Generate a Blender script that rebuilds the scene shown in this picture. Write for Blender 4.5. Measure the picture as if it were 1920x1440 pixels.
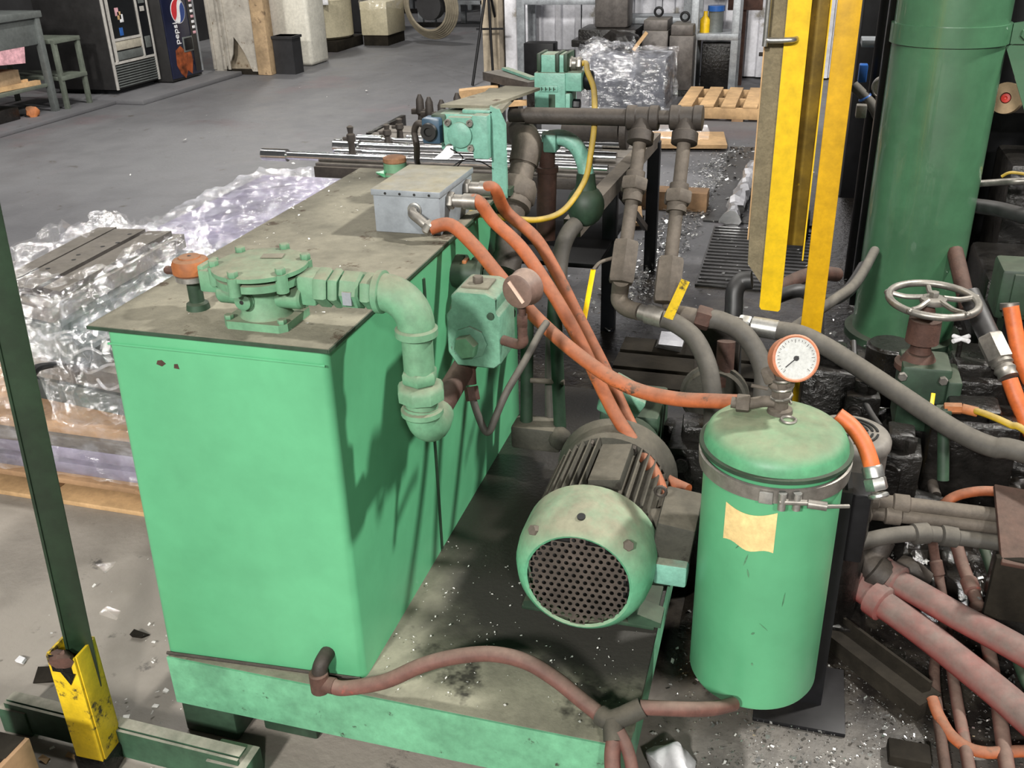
import bpy, bmesh, math, random
from mathutils import Vector as V, Matrix as M, noise as NZ
random.seed(7)
S = bpy.context.scene
C = S.collection
for o in list(bpy.data.objects): bpy.data.objects.remove(o)

# ------------------------------------------------------------------ camera
FPX, CAMH = 1820.0, 1.75
YAW, PIT, ROL = (math.radians(a) for a in (16.8, 26.1, -1.6))
_h = V((-math.sin(YAW), math.cos(YAW), 0)); _r = V((math.cos(YAW), math.sin(YAW), 0)); _z = V((0, 0, 1))
CF = _h*math.cos(PIT) - _z*math.sin(PIT)
_u = _h*math.sin(PIT) + _z*math.cos(PIT)
CR = _r*math.cos(ROL) + _u*math.sin(ROL)
CU = -_r*math.sin(ROL) + _u*math.cos(ROL)
CO = V((0, 0, CAMH))
cd = bpy.data.cameras.new('camera'); cam = bpy.data.objects.new('camera', cd); C.objects.link(cam)
cd.sensor_width = 36; cd.lens = FPX/1920*36; cd.clip_start = .05; cd.clip_end = 200
cam.matrix_world = M(((CR.x, CU.x, -CF.x, CO.x), (CR.y, CU.y, -CF.y, CO.y), (CR.z, CU.z, -CF.z, CO.z), (0, 0, 0, 1)))
S.camera = cam
def ray(x, y): return CF*FPX + CR*(x-960) - CU*(y-720)
def wz(x, y, z): d = ray(x, y); return CO + d*((z-CAMH)/d.z)      # a spot in the photo at a known height
def wy(x, y, Y): d = ray(x, y); return CO + d*(Y/d.y)             # ... at a known distance into the hall
def wx(x, y, X): d = ray(x, y); return CO + d*(X/d.x)

# ------------------------------------------------------------------ light
S.view_settings.view_transform = 'Standard'; S.view_settings.look = 'None'
S.view_settings.gamma = 1; S.view_settings.use_curve_mapping = False
S.view_settings.exposure = 0.0
w = bpy.data.worlds.new('hall_air'); S.world = w; w.use_nodes = True
w.node_tree.nodes['Background'].inputs[0].default_value = (.95, .97, 1, 1)
w.node_tree.nodes['Background'].inputs[1].default_value = .06
def lamp(name, loc, tgt, size, power, col=(1, .97, .92)):
    l = bpy.data.lights.new(name, 'AREA'); l.shape = 'DISK'; l.size = size; l.energy = power; l.color = col
    o = bpy.data.objects.new(name, l); C.objects.link(o); o.location = loc
    o.rotation_euler = (V(tgt)-V(loc)).to_track_quat('-Z', 'Y').to_euler(); return o
lamp('high_bay_lamp', (3.7, 4.2, 6.2), (-.3, 2, .4), .45, 720)
lamp('high_bay_lamp', (-1.8, -7.5, 6.2), (-.6, 2, .3), .9, 1350)
lamp('high_bay_lamp', (3.0, -6.5, 6.2), (.2, 2.5, .3), .6, 520)
lamp('high_bay_lamp', (-5, 4.5, 7), (-4.6, 5, 0), .7, 160)
lamp('high_bay_lamp', (-3.4, 7.5, 7), (-3, 10.5, 0), .7, 480)
lamp('high_bay_lamp', (-8, 16, 7), (-7, 15, 0), .7, 260)

# ------------------------------------------------------------------ materials
MT = {}
def mat(name, col, rough=.55, metal=0., var=.18, scale=6., dust=0., dcol=(.27, .245, .19), spot=None, spsc=14., spth=.62,
        bump=0., bsc=60., alpha=1., emit=None, coat=0., dlo=.35, dhi=.95, spec=.5, mott=.22):
    m = bpy.data.materials.new(name); m.use_nodes = True; MT[name] = m
    t = m.node_tree; n = t.nodes; L = t.links.new; b = n['Principled BSDF']
    b.inputs['Roughness'].default_value = rough; b.inputs['Metallic'].default_value = metal
    b.inputs['Coat Weight'].default_value = coat; b.inputs['Specular IOR Level'].default_value = spec
    tc = n.new('ShaderNodeTexCoord')
    def nz(sc, det=5, ro=.6):
        q = n.new('ShaderNodeTexNoise'); q.inputs['Scale'].default_value = sc; q.inputs['Detail'].default_value = det
        q.inputs['Roughness'].default_value = ro; L(tc.outputs['Object'], q.inputs['Vector']); return q.outputs['Fac']
    def mr(src, a, c, lo=0., hi=1.):
        q = n.new('ShaderNodeMapRange'); L(src, q.inputs[0])
        for i, v in enumerate((a, c, lo, hi)): q.inputs[i+1].default_value = v
        return q.outputs[0]
    def mix(f, A, B):
        q = n.new('ShaderNodeMix'); q.data_type = 'RGBA'
        if isinstance(f, float): q.inputs['Factor'].default_value = f
        else: L(f, q.inputs['Factor'])
        for k, v in ((6, A), (7, B)):
            if isinstance(v, tuple): q.inputs[k].default_value = v[:3]+(1,)
            else: L(v, q.inputs[k])
        return q.outputs[2]
    d = tuple(max(0, c*(1-var)) for c in col); e = tuple(min(1, c*(1+var)) for c in col)
    cs = mix(mr(nz(scale), .35, .65), d, e)
    mo_ = n.new('ShaderNodeMix'); mo_.data_type = 'RGBA'; mo_.blend_type = 'MULTIPLY'; mo_.inputs['Factor'].default_value = 1.
    L(cs, mo_.inputs[6]); gq = n.new('ShaderNodeCombineColor')
    gm = mr(nz(scale*5, 8, .72), .3, .7, 1-mott, 1+mott*.6)
    for i_ in range(3): L(gm, gq.inputs[i_])
    L(gq.outputs[0], mo_.inputs[7]); cs = mo_.outputs[2]
    if spot: cs = mix(mr(nz(spsc, 6, .7), spth, spth+.06), cs, spot)
    if dust > 0:
        g = n.new('ShaderNodeNewGeometry'); sx = n.new('ShaderNodeSeparateXYZ'); L(g.outputs['Normal'], sx.inputs[0])
        up = mr(sx.outputs[2], dlo, dhi)
        nn = mr(nz(scale*1.7, 6, .65), .25, .6, .55, 1.)
        mu = n.new('ShaderNodeMath'); mu.operation = 'MULTIPLY'; L(up, mu.inputs[0]); L(nn, mu.inputs[1])
        m2 = n.new('ShaderNodeMath'); m2.operation = 'MULTIPLY'; L(mu.outputs[0], m2.inputs[0]); m2.inputs[1].default_value = dust
        dc = mix(mr(nz(scale*4, 6, .7), .35, .65), tuple(c*.72 for c in dcol), dcol)
        cs = mix(m2.outputs[0], cs, dc)
        rr = mr(m2.outputs[0], 0, 1, rough, .95); L(rr, b.inputs['Roughness'])
    L(cs, b.inputs['Base Color'])
    if bump:
        bp = n.new('ShaderNodeBump'); bp.inputs['Strength'].default_value = bump; bp.inputs['Distance'].default_value = .01
        L(nz(bsc, 6, .6), bp.inputs['Height']); L(bp.outputs[0], b.inputs['Normal'])
    if alpha < 1:
        L(mr(nz(scale*.8), .35, .65, alpha*.55, min(1, alpha*1.5)), b.inputs['Alpha'])
    if emit: b.inputs['Emission Color'].default_value = emit[:3]+(1,); b.inputs['Emission Strength'].default_value = emit[3]
    return m
GR = (.10, .37, .185)
mat('tank_green', GR, .38, mott=.07, var=.11, scale=2.2, spot=(.055, .10, .055), spsc=26, spth=.735)
mat('dusty_green', (.125, .30, .175), .5, var=.15, scale=9, dlo=-.15, dust=.9, dcol=(.22, .205, .145), spot=(.10, .11, .07), spsc=30, spth=.66)
mat('lid_dust', (.185, .172, .128), .9, var=.25, scale=5, spot=(.075, .055, .035), spsc=11, spth=.60, bump=.25, bsc=120)
mat('canister_lid', (.095, .30, .155), .45, var=.15, scale=7, dust=.9, dcol=(.235, .245, .155), dlo=.45, dhi=.97)
mat('scuff_dark', (.075, .20, .105), .6, var=.3, scale=60)
mat('skid_green', (.13, .36, .21), .5, var=.18, scale=7, spot=(.035, .05, .03), spsc=22, spth=.62)
mat('skid_plate', (.19, .185, .135), .75, var=.3, scale=4, spot=(.03, .028, .02), spsc=2.4, spth=.57, bump=.2, bsc=90)
mat('valve_green', (.12, .27, .185), .5, var=.18, scale=14, dust=.85, dcol=(.24, .23, .165), spot=(.08, .11, .08), spsc=26, spth=.64, bump=.15, bsc=120)
mat('teal_green', (.17, .38, .30), .45, var=.12, scale=14, dust=.9, dcol=(.22, .205, .15), spot=(.09, .11, .08), spsc=30, spth=.68, bump=.12, bsc=160)
mat('dark_green', (.024, .052, .03), .55, var=.35, scale=8, dust=.4, dcol=(.10, .095, .065))
mat('fibre_board', (.20, .165, .10), .85, var=.18, scale=30, bump=.3, bsc=120)
mat('cover_grey', (.17, .155, .14), .55, var=.12, scale=9, dust=.3)
mat('crate_blue', (.055, .06, .075), .4, var=.3, scale=5)
mat('press_green', (.055, .155, .078), .34, coat=.7, spec=1., mott=.12, var=.16, scale=3, bump=.05, bsc=30)
mat('steel_pipe', (.11, .092, .075), .7, .2, var=.25, scale=12, dust=.55, dcol=(.185, .158, .122), bump=.15, bsc=90)
mat('dark_pipe', (.04, .033, .028), .6, .2, var=.3, scale=12, dust=.6, dcol=(.125, .105, .084), bump=.15, bsc=90)
mat('rust_pipe', (.075, .036, .026), .75, var=.3, scale=14, dust=.4, dcol=(.14, .105, .08), bump=.2, bsc=90)
mat('orange_hose', (.40, .10, .03), .6, var=.28, scale=11, dust=.85, dcol=(.225, .13, .088), dlo=-.1, spot=(.055, .032, .02), spsc=10, spth=.60)
mat('bright_orange', (.58, .13, .03), .5, var=.15, scale=10, dust=.35, dcol=(.3, .17, .1))
mat('red_hose', (.27, .042, .036), .55, var=.2, scale=7, dust=.97, dcol=(.185, .14, .122), dlo=-.65, dhi=.35)
mat('brown_hose', (.14, .062, .048), .65, var=.25, scale=10, dust=.8, dcol=(.20, .145, .115), spot=(.32, .07, .05), spsc=9, spth=.62)
mat('grey_hose', (.065, .06, .052), .65, var=.25, scale=9, dust=.75, dcol=(.165, .148, .12))
mat('black_hose', (.022, .022, .023), .45, var=.3, scale=12, dust=.3, dcol=(.12, .11, .1))
mat('yellow_cable', (.50, .33, .02), .5, var=.2, scale=9, dust=.7, dcol=(.26, .21, .12), dlo=-.2)
mat('yellow_paint', (.78, .50, .006), .42, var=.10, scale=5, spot=(.36, .24, .02), spsc=16, spth=.70)
mat('yellow_dirt_shade', (.17, .112, .01), .55, var=.4, scale=9, spot=(.50, .34, .01), spsc=14, spth=.62)  # web paint: dirt plus the shade of its recess, put into the colour
mat('yellow_amber', (.66, .37, .006), .42, var=.14, scale=5, spot=(.34, .20, .02), spsc=16, spth=.68)
mat('yellow_worn', (.66, .45, .015), .5, var=.2, scale=8, spot=(.05, .04, .02), spsc=14, spth=.54)
mat('post_green', (.012, .030, .014), .45, var=.25, scale=9, spot=(.02, .02, .012), spsc=20, spth=.66)
mat('rail_green', (.03, .075, .042), .6, var=.3, scale=9, dust=.85, dcol=(.42, .38, .32), dlo=.6)
mat('box_grey', (.25, .275, .30), .45, var=.08, scale=6, dust=.97, dcol=(.26, .235, .165), spot=(.2, .2, .19), spsc=16, spth=.68)
mat('zinc', (.55, .55, .53), .32, .9, var=.15, scale=20, dust=.3)
mat('chrome', (.75, .75, .75), .18, 1., var=.1, scale=20)
mat('dirty_steel', (.30, .285, .26), .42, .75, var=.25, scale=14, dust=.35, dcol=(.25, .22, .18))
mat('black_steel', (.006, .006, .007), .45, .0, spec=.25, var=.4, scale=9, dust=.06, dcol=(.1, .09, .08))
mat('black_paint', (.008, .009, .011), .4, spec=.3, var=.2, scale=6)
mat('oily_iron', (.011, .010, .009), .22, .1, var=.5, scale=14, dust=.12, dcol=(.03, .026, .02), bump=.6, bsc=40, spot=(.28, .27, .25), spsc=60, spth=.74)
mat('motor_dust', (.045, .043, .033), .75, var=.3, scale=9, dust=.85, dcol=(.125, .11, .083), spot=(.02, .017, .012), spsc=16, spth=.6, bump=.2, bsc=90)
mat('motor_cover', (.13, .40, .23), .45, var=.12, scale=7, dust=.95, dcol=(.28, .26, .185), dlo=.05, dhi=.75)
mat('grille_grey', (.075, .06, .05), .7, .2, var=.25, scale=25)
mat('rust_orange', (.36, .12, .035), .65, var=.3, scale=12, dust=.75, dcol=(.22, .14, .085), spot=(.13, .06, .03), spsc=25, spth=.6)
mat('cap_dust', (.30, .15, .075), .8, var=.25, scale=25)
mat('gauge_brown', (.16, .10, .08), .55, var=.15, scale=20, dust=.6, dcol=(.36, .27, .21))
mat('gauge_orange', (.52, .19, .10), .5, var=.15, scale=18, dust=.4, dcol=(.42, .26, .17))
mat('dial_white', (.50, .51, .49), .35, var=.04, scale=30)
mat('ink_black', (.012, .012, .012), .5)
mat('paper_tan', (.72, .53, .24), .8, var=.12, scale=12, spot=(.45, .30, .11), spsc=20, spth=.66)
mat('paper_white', (.78, .78, .80), .7, var=.08)
mat('pink_paper', (.70, .50, .40), .7, var=.06)
mat('blue_coil', (.035, .075, .12), .4, var=.2)
mat('blue_paint', (.02, .10, .35), .4)
mat('wood', (.30, .18, .095), .75, var=.25, scale=5, spot=(.2, .12, .06), spsc=12, spth=.66)
mat('wood_pale', (.50, .32, .16), .75, var=.2, scale=5, spot=(.3, .19, .1), spsc=14, spth=.68)
mat('wood_dark', (.018, .015, .011), .85, var=.35, scale=6, bump=.3, bsc=30, spot=(.08, .07, .055), spsc=20, spth=.70, spec=.15)
mat('die_steel', (.12, .108, .10), .5, .5, var=.25, scale=9, dust=.3)
mat('stack_dark', (.07, .085, .085), .45, .3, var=.35, scale=7)
mat('stack_print', (.17, .155, .22), .5, var=.5, scale=3, spot=(.5, .16, .14), spsc=5, spth=.66)
mat('galv', (.33, .35, .37), .5, .5, var=.2, scale=12)
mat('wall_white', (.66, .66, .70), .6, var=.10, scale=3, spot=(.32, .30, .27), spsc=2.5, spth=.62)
mat('column_beige', (.50, .42, .31), .7, var=.2, scale=4, spot=(.22, .14, .08), spsc=5, spth=.62)
mat('partition_grey', (.40, .37, .32), .75, var=.22, scale=4, spot=(.16, .12, .08), spsc=7, spth=.60)
mat('partition_wood', (.44, .31, .18), .75, var=.25, scale=5, spot=(.18, .12, .07), spsc=8, spth=.6)
mat('vend_black', (.022, .021, .021), .45, var=.25, scale=5)
mat('vend_glass', (.012, .013, .014), .08, var=.1, coat=.5)
mat('trim_white', (.62, .60, .56), .4, .3, var=.08)
mat('vend_beige', (.40, .37, .30), .5, var=.1)
mat('cola_blue', (.008, .011, .035), .25, var=.2, scale=2, coat=.4)
mat('logo_red', (.55, .02, .035), .35, var=.05)
mat('logo_white', (.80, .80, .82), .35, var=.03)
mat('logo_blue', (.02, .055, .22), .35, var=.05)
mat('cola_amber', (.22, .05, .015), .3, var=.7, scale=9)
mat('plastic_white', (.66, .64, .56), .5, var=.06)
mat('plastic_beige', (.52, .47, .33), .5, var=.08)
mat('bin_black', (.022, .022, .024), .5)
mat('bench_grey', (.15, .165, .16), .5, .3, var=.15)
mat('bench_green', (.14, .16, .13), .55, .2, var=.2)
mat('cardboard', (.34, .24, .14), .8, var=.2)
mat('pink_cloth', (.62, .34, .38), .7, var=.25, scale=20)
mat('coil_tan', (.30, .26, .19), .7, var=.2)
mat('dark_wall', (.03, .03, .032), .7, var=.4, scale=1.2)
mat('chip', (.62, .62, .60), .22, .85, var=.3, scale=40)
mat('chip_white', (.70, .69, .66), .45, .1, var=.2, scale=40)
mat('rubber', (.035, .034, .033), .35, var=.35, scale=6, bump=.4, bsc=35, spot=(.35, .35, .35), spsc=40, spth=.70)
mat('foil', (.72, .72, .73), .25, .9, var=.15)
mat('red_paint', (.5, .03, .02), .4)
mat('sludge', (.012, .010, .008), .2, .0, var=.6, scale=9, bump=.6, bsc=30, spot=(.38, .37, .35), spsc=60, spth=.68)


def oil_shade(name, col, f):
    """oil plus motor shade in a shape of its own, laid over a finished material"""
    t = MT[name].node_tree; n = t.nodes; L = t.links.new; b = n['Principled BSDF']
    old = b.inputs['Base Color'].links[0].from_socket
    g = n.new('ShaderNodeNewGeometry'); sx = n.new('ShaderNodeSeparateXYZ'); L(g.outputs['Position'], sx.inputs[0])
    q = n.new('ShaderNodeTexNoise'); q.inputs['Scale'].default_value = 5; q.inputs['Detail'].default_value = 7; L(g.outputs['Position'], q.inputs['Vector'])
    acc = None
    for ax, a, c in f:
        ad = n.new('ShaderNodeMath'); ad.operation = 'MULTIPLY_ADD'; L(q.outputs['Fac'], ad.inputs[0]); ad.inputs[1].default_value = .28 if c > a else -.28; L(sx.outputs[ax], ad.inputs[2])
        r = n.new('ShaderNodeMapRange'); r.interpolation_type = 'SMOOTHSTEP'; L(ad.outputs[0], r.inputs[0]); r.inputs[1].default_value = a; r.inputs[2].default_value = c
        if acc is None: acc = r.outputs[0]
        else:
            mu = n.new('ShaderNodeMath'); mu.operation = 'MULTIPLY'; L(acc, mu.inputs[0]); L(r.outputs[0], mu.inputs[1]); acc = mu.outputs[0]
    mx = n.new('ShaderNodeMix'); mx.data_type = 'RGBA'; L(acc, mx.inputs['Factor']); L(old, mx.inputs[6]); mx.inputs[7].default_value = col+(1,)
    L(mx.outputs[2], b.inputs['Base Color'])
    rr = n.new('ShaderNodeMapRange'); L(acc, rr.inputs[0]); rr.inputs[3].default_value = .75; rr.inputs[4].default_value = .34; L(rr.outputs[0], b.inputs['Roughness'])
oil_shade('skid_plate', (.022, .020, .016), ((0, -.68, -.52), (1, 1.66, 1.84)))  # oil beside the motor, darkened to carry the motor's cast shadow too
oil_shade('skid_plate', (.016, .014, .011), ((0, -1.1, -.9), (1, 2.0, 2.2)))  # second patch carries the same darkening on to the plate's rear

def film_mat(name, lo, hi, sc, gl):
    """clear stretch film: mostly see-through, a little haze, sharp glints off its creases"""
    m = bpy.data.materials.new(name); m.use_nodes = True; MT[name] = m
    t = m.node_tree; n = t.nodes; L = t.links.new; n.remove(n['Principled BSDF']); out = n['Material Output']
    tc = n.new('ShaderNodeTexCoord'); mp = n.new('ShaderNodeMapping'); mp.inputs['Scale'].default_value = (1, 1, 2.6); mp.inputs['Rotation'].default_value = (.5, .4, .3)
    L(tc.outputs['Object'], mp.inputs[0])
    def nz(s_, d=6, di=0.):
        q = n.new('ShaderNodeTexNoise'); q.inputs['Scale'].default_value = s_; q.inputs['Detail'].default_value = d; q.inputs['Roughness'].default_value = .65; q.inputs['Distortion'].default_value = di
        L(mp.outputs[0], q.inputs['Vector']); return q.outputs['Fac']
    r = n.new('ShaderNodeMapRange'); L(nz(sc, 5, .3), r.inputs[0])
    for i, v in enumerate((.50, .72, lo, hi)): r.inputs[i+1].default_value = v
    bp = n.new('ShaderNodeBump'); bp.inputs['Strength'].default_value = 1.; bp.inputs['Distance'].default_value = .004
    vo = n.new('ShaderNodeTexVoronoi'); vo.inputs['Scale'].default_value = sc*2.6; L(mp.outputs[0], vo.inputs['Vector'])
    ad = n.new('ShaderNodeMath'); ad.operation = 'ADD'; L(vo.outputs['Distance'], ad.inputs[0]); L(nz(sc*3, 6, .4), ad.inputs[1])
    L(ad.outputs[0], bp.inputs['Height'])
    tr = n.new('ShaderNodeBsdfTransparent'); df = n.new('ShaderNodeBsdfDiffuse'); df.inputs[0].default_value = (.74, .76, .84, 1); L(bp.outputs[0], df.inputs['Normal'])
    gs = n.new('ShaderNodeBsdfGlossy'); gs.inputs[0].default_value = (gl, gl, gl, 1); gs.inputs['Roughness'].default_value = .15; L(bp.outputs[0], gs.inputs['Normal'])
    mx = n.new('ShaderNodeMixShader'); L(r.outputs[0], mx.inputs[0]); L(tr.outputs[0], mx.inputs[1]); L(df.outputs[0], mx.inputs[2])
    aa = n.new('ShaderNodeAddShader'); L(mx.outputs[0], aa.inputs[0]); L(gs.outputs[0], aa.inputs[1]); L(aa.outputs[0], out.inputs['Surface'])
film_mat('film', .01, .16, 8., .16)
film_mat('film_dense', .03, .24, 6., .17)

# ------------------------------------------------------------------ mesh building
class B:
    """collects shapes, given in hall coordinates, into one mesh"""
    def __init__(s): s.b = bmesh.new()
    def poly(s, vs, fs):
        q = [s.b.verts.new(v) for v in vs]
        for f in fs:
            try: s.b.faces.new([q[i] for i in f])
            except ValueError: pass
        return s
    def box(s, c, d, rot=None, bev=0., seg=2):
        g = bmesh.ops.create_cube(s.b, size=1)
        vs = g['verts']
        mt = M.Translation(V(c)) @ (rot.to_4x4() if rot else M.Identity(4)) @ M.Diagonal((d[0], d[1], d[2], 1))
        bmesh.ops.transform(s.b, matrix=mt, verts=vs)
        if bev > 0:
            es = list({e for v in vs for e in v.link_edges})
            bmesh.ops.bevel(s.b, geom=es, offset=min(bev, min(d)*.45), segments=seg, affect='EDGES', profile=.5)
        return s
    def bx(s, x0, x1, y0, y1, z0, z1, bev=0.):
        return s.box(((x0+x1)/2, (y0+y1)/2, (z0+z1)/2), (abs(x1-x0), abs(y1-y0), abs(z1-z0)), None, bev)
    def bar(s, p0, p1, wd, th, up=(0, 0, 1), bev=0.):
        p0, p1 = V(p0), V(p1); y = (p1-p0); L = y.length; y.normalize()
        x = y.cross(V(up))
        if x.length < 1e-4: x = y.cross(V((1, 0, 0)))
        x.normalize(); z = x.cross(y)
        return s.box((p0+p1)/2, (wd, L, th), M((x, y, z)).transposed(), bev)
    def frame(s, ax):
        ax = V(ax).normalized(); u = ax.cross(V((0, 0, 1)))
        if u.length < 1e-3: u = V((1, 0, 0))
        u.normalize(); return ax, u, ax.cross(u)
    def lathe(s, p, ax, prof, n=24, a0=0., caps=True):
        ax, u, v = s.frame(ax); p = V(p); rings = []
        for t, r in prof:
            if r < 1e-6: rings.append([s.b.verts.new(p+ax*t)])
            else: rings.append([s.b.verts.new(p+ax*t+(u*math.cos(a0+2*math.pi*i/n)+v*math.sin(a0+2*math.pi*i/n))*r) for i in range(n)])
        for A, Bq in zip(rings, rings[1:]):
            for i in range(n):
                j = (i+1) % n
                if len(A) == 1 and len(Bq) == 1: continue
                if len(A) == 1: f = (A[0], Bq[j], Bq[i])
                elif len(Bq) == 1: f = (A[i], A[j], Bq[0])
                else: f = (A[i], A[j], Bq[j], Bq[i])
                try: s.b.faces.new(f)
                except ValueError: pass
        for R in (rings[0], rings[-1]):
            if caps and len(R) > 2:
                try: s.b.faces.new(R)
                except ValueError: pass
        return s
    def cyl(s, p0, p1, r0, r1=None, n=20, a0=0.):
        p0, p1 = V(p0), V(p1); L = (p1-p0).length
        return s.lathe(p0, p1-p0, [(0, r0), (L, r0 if r1 is None else r1)], n, a0)
    def hexn(s, p0, p1, r, n=6, ch=.12):
        p0, p1 = V(p0), V(p1); L = (p1-p0).length; c = min(L*.25, r*ch)
        return s.lathe(p0, p1-p0, [(0, r*.9), (c, r), (L-c, r), (L, r*.9)], n, .3)
    def ball(s, c, r, n=16, sc=(1, 1, 1)):
        g = bmesh.ops.create_uvsphere(s.b, u_segments=n, v_segments=max(6, n//2), radius=r)
        bmesh.ops.transform(s.b, matrix=M.Translation(V(c)) @ M.Diagonal((*sc, 1)), verts=g['verts']); return s
    def ring(s, c, ax, R, r, n=28, k=8, arc=2*math.pi, a0=0.):
        ax, u, v = s.frame(ax); c = V(c)
        pts = [c+(u*math.cos(a0+arc*i/n)+v*math.sin(a0+arc*i/n))*R for i in range(n+(0 if arc > 6.28 else 1))]
        return s.tube(pts, r, k, sub=0, closed=arc > 6.28)
    def tube(s, pts, r, n=12, sub=6, closed=False):
        pts = [V(p) for p in pts]
        rs = list(r) if isinstance(r, (list, tuple)) else [r]*len(pts)
        if sub and len(pts) > 2:
            q, rq = [], []
            for i in range(len(pts)-1):
                a, b, c, d = pts[max(i-1, 0)], pts[i], pts[i+1], pts[min(i+2, len(pts)-1)]
                for k in range(sub):
                    t = k/sub
                    q.append(.5*((2*b)+(c-a)*t+(2*a-5*b+4*c-d)*t*t+(3*b-a-3*c+d)*t**3)); rq.append(rs[i]*(1-t)+rs[i+1]*t)
            q.append(pts[-1]); rq.append(rs[-1]); pts, rs = q, rq
        N = len(pts); T = []
        for i in range(N):
            a = pts[(i-1) % N] if closed or i else pts[0]; b = pts[(i+1) % N] if closed or i < N-1 else pts[-1]
            d = b-a; T.append(d.normalized() if d.length > 1e-9 else V((0, 0, 1)))
        u = T[0].orthogonal().normalized(); rings = []
        for i in range(N):
            u = (u-T[i]*u.dot(T[i]))
            if u.length < 1e-6: u = T[i].orthogonal()
            u.normalize(); v = T[i].cross(u)
            rings.append([s.b.verts.new(pts[i]+(u*math.cos(2*math.pi*k/n)+v*math.sin(2*math.pi*k/n))*rs[i]) for k in range(n)])
        for i in range(N if closed else N-1):
            A, Bq = rings[i], rings[(i+1) % N]
            for k in range(n): s.b.faces.new((A[k], A[(k+1) % n], Bq[(k+1) % n], Bq[k]))
        if not closed:
            s.b.faces.new(rings[0][::-1]); s.b.faces.new(rings[-1])
        return s
    def prism(s, pts, o, u, v, w, th):
        """outline pts in the plane (u, v) at o, pushed along w by th"""
        o, u, v, w = V(o), V(u), V(v), V(w).normalized()*th
        a = [s.b.verts.new(o+u*p[0]+v*p[1]) for p in pts]; b = [s.b.verts.new(o+u*p[0]+v*p[1]+w) for p in pts]
        s.b.faces.new(a[::-1]); s.b.faces.new(b); n = len(pts)
        for i in range(n): s.b.faces.new((a[i], a[(i+1) % n], b[(i+1) % n], b[i]))
        return s
    def crumple(s, amp, fr, seed=0.):
        for q in s.b.verts:
            p = q.co*fr+V((seed, seed*1.7, -seed))
            q.co += V((NZ.noise(p), NZ.noise(p+V((9, 3, 1))), NZ.noise(p+V((2, 8, 5)))))*amp
        return s
    def film(s, x0, x1, y0, y1, z0, z1, n=14, amp=.03, fr=7., seed=0., top=True, bottom=False, taper=0.):
        """a loose skin of stretch film around a box, open underneath"""
        def grid(f, a, b):
            g = [[s.b.verts.new(f(i/a, j/b)) for j in range(b+1)] for i in range(a+1)]
            for i in range(a):
                for j in range(b): s.b.faces.new((g[i][j], g[i+1][j], g[i+1][j+1], g[i][j+1]))
        X = lambda t: x0+(x1-x0)*t; Y = lambda t: y0+(y1-y0)*t; Z = lambda t: z0+(z1-z0)*t
        n = int(n*1.7); k = max(4, int(n*(z1-z0)/max(x1-x0, y1-y0)))
        grid(lambda a, c: (X(a), y0, Z(c)), n, k); grid(lambda a, c: (X(1-a), y1, Z(c)), n, k)
        grid(lambda a, c: (x0, Y(1-a), Z(c)), n, k); grid(lambda a, c: (x1, Y(a), Z(c)), n, k)
        if top: grid(lambda a, c: (X(a), Y(c), z1), n, n)
        bmesh.ops.remove_doubles(s.b, verts=s.b.verts[:], dist=1e-5)
        s.crumple(amp, fr, seed); s.crumple(amp*.42, fr*3.3, seed+3); return s.crumple(amp*.20, fr*9, seed+7)
    def mesh(s, name, org, smooth=38.):
        bmesh.ops.recalc_face_normals(s.b, faces=s.b.faces[:])
        ca = math.radians(smooth)
        for f in s.b.faces: f.smooth = True
        for e in s.b.edges:
            if len(e.link_faces) == 2: e.smooth = e.calc_face_angle(0) < ca
        bmesh.ops.translate(s.b, verts=s.b.verts[:], vec=-V(org))
        me = bpy.data.meshes.new(name); s.b.to_mesh(me); s.b.free(); return me
    def base(s):
        c = [v.co for v in s.b.verts]; lo = [min(p[i] for p in c) for i in range(3)]; hi = [max(p[i] for p in c) for i in range(3)]
        return V(((lo[0]+hi[0])/2, (lo[1]+hi[1])/2, lo[2]))

def tag(o, label, cat, group=None, kind=None):
    if label: o['label'] = label
    if cat: o['category'] = cat
    if group: o['group'] = group
    if kind: o['kind'] = kind
    return o
class T:
    """a thing: an empty at its base and its parts"""
    def __init__(s, name, label, cat, loc, group=None, kind=None):
        s.o = bpy.data.objects.new(name, None); C.objects.link(s.o); s.o.empty_display_size = .05
        s.o.location = V(loc); s.l = V(loc); tag(s.o, label, cat, group, kind)
    def add(s, name, b, m, parent=None, label=None, smooth=38., kind=None):
        if m.startswith('film') or m == 'foil': smooth = 2.
        me = b.mesh(name, s.l, smooth) if isinstance(b, B) else b
        me.materials.clear(); me.materials.append(MT[m])
        o = bpy.data.objects.new(name, me); C.objects.link(o); o.parent = parent or s.o
        if label: o['label'] = label
        if kind: o['kind'] = kind
        return o
def one(name, b, m, label, cat, group=None, kind=None, smooth=38.):
    if m.startswith('film') or m == 'foil': smooth = 2.
    l = b.base(); me = b.mesh(name, l, smooth); me.materials.append(MT[m])
    o = bpy.data.objects.new(name, me); C.objects.link(o); o.location = l
    return tag(o, label, cat, group, kind)
def struct(name, b, m, kind='structure'):
    return one(name, b, m, None, None, None, kind)
def share(me, loc, parent, name, m=None):
    """a further piece with the same mesh"""
    o = bpy.data.objects.new(name, me); C.objects.link(o); o.location = V(loc); o.parent = parent
    return o
def copy_thing(root, loc, rotz=0., label=None):
    def cp(o, par):
        c = o.copy(); C.objects.link(c)
        if par: c.parent = par
        for ch in o.children: cp(ch, c)
        return c
    r = cp(root, None); r.location = V(loc); r.rotation_euler = (0, 0, rotz)
    if label: r['label'] = label
    return r
def ext(P, L, zmin=.03, drop=0.):
    """carry a run on past the edge of the view"""
    d = (P[-1]-P[-2]).normalized(); q = P[-1]+d*L-V((0, 0, drop)); q.z = max(q.z, zmin); m_ = P[-1].lerp(q, .5)
    return P+[m_, q]
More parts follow.
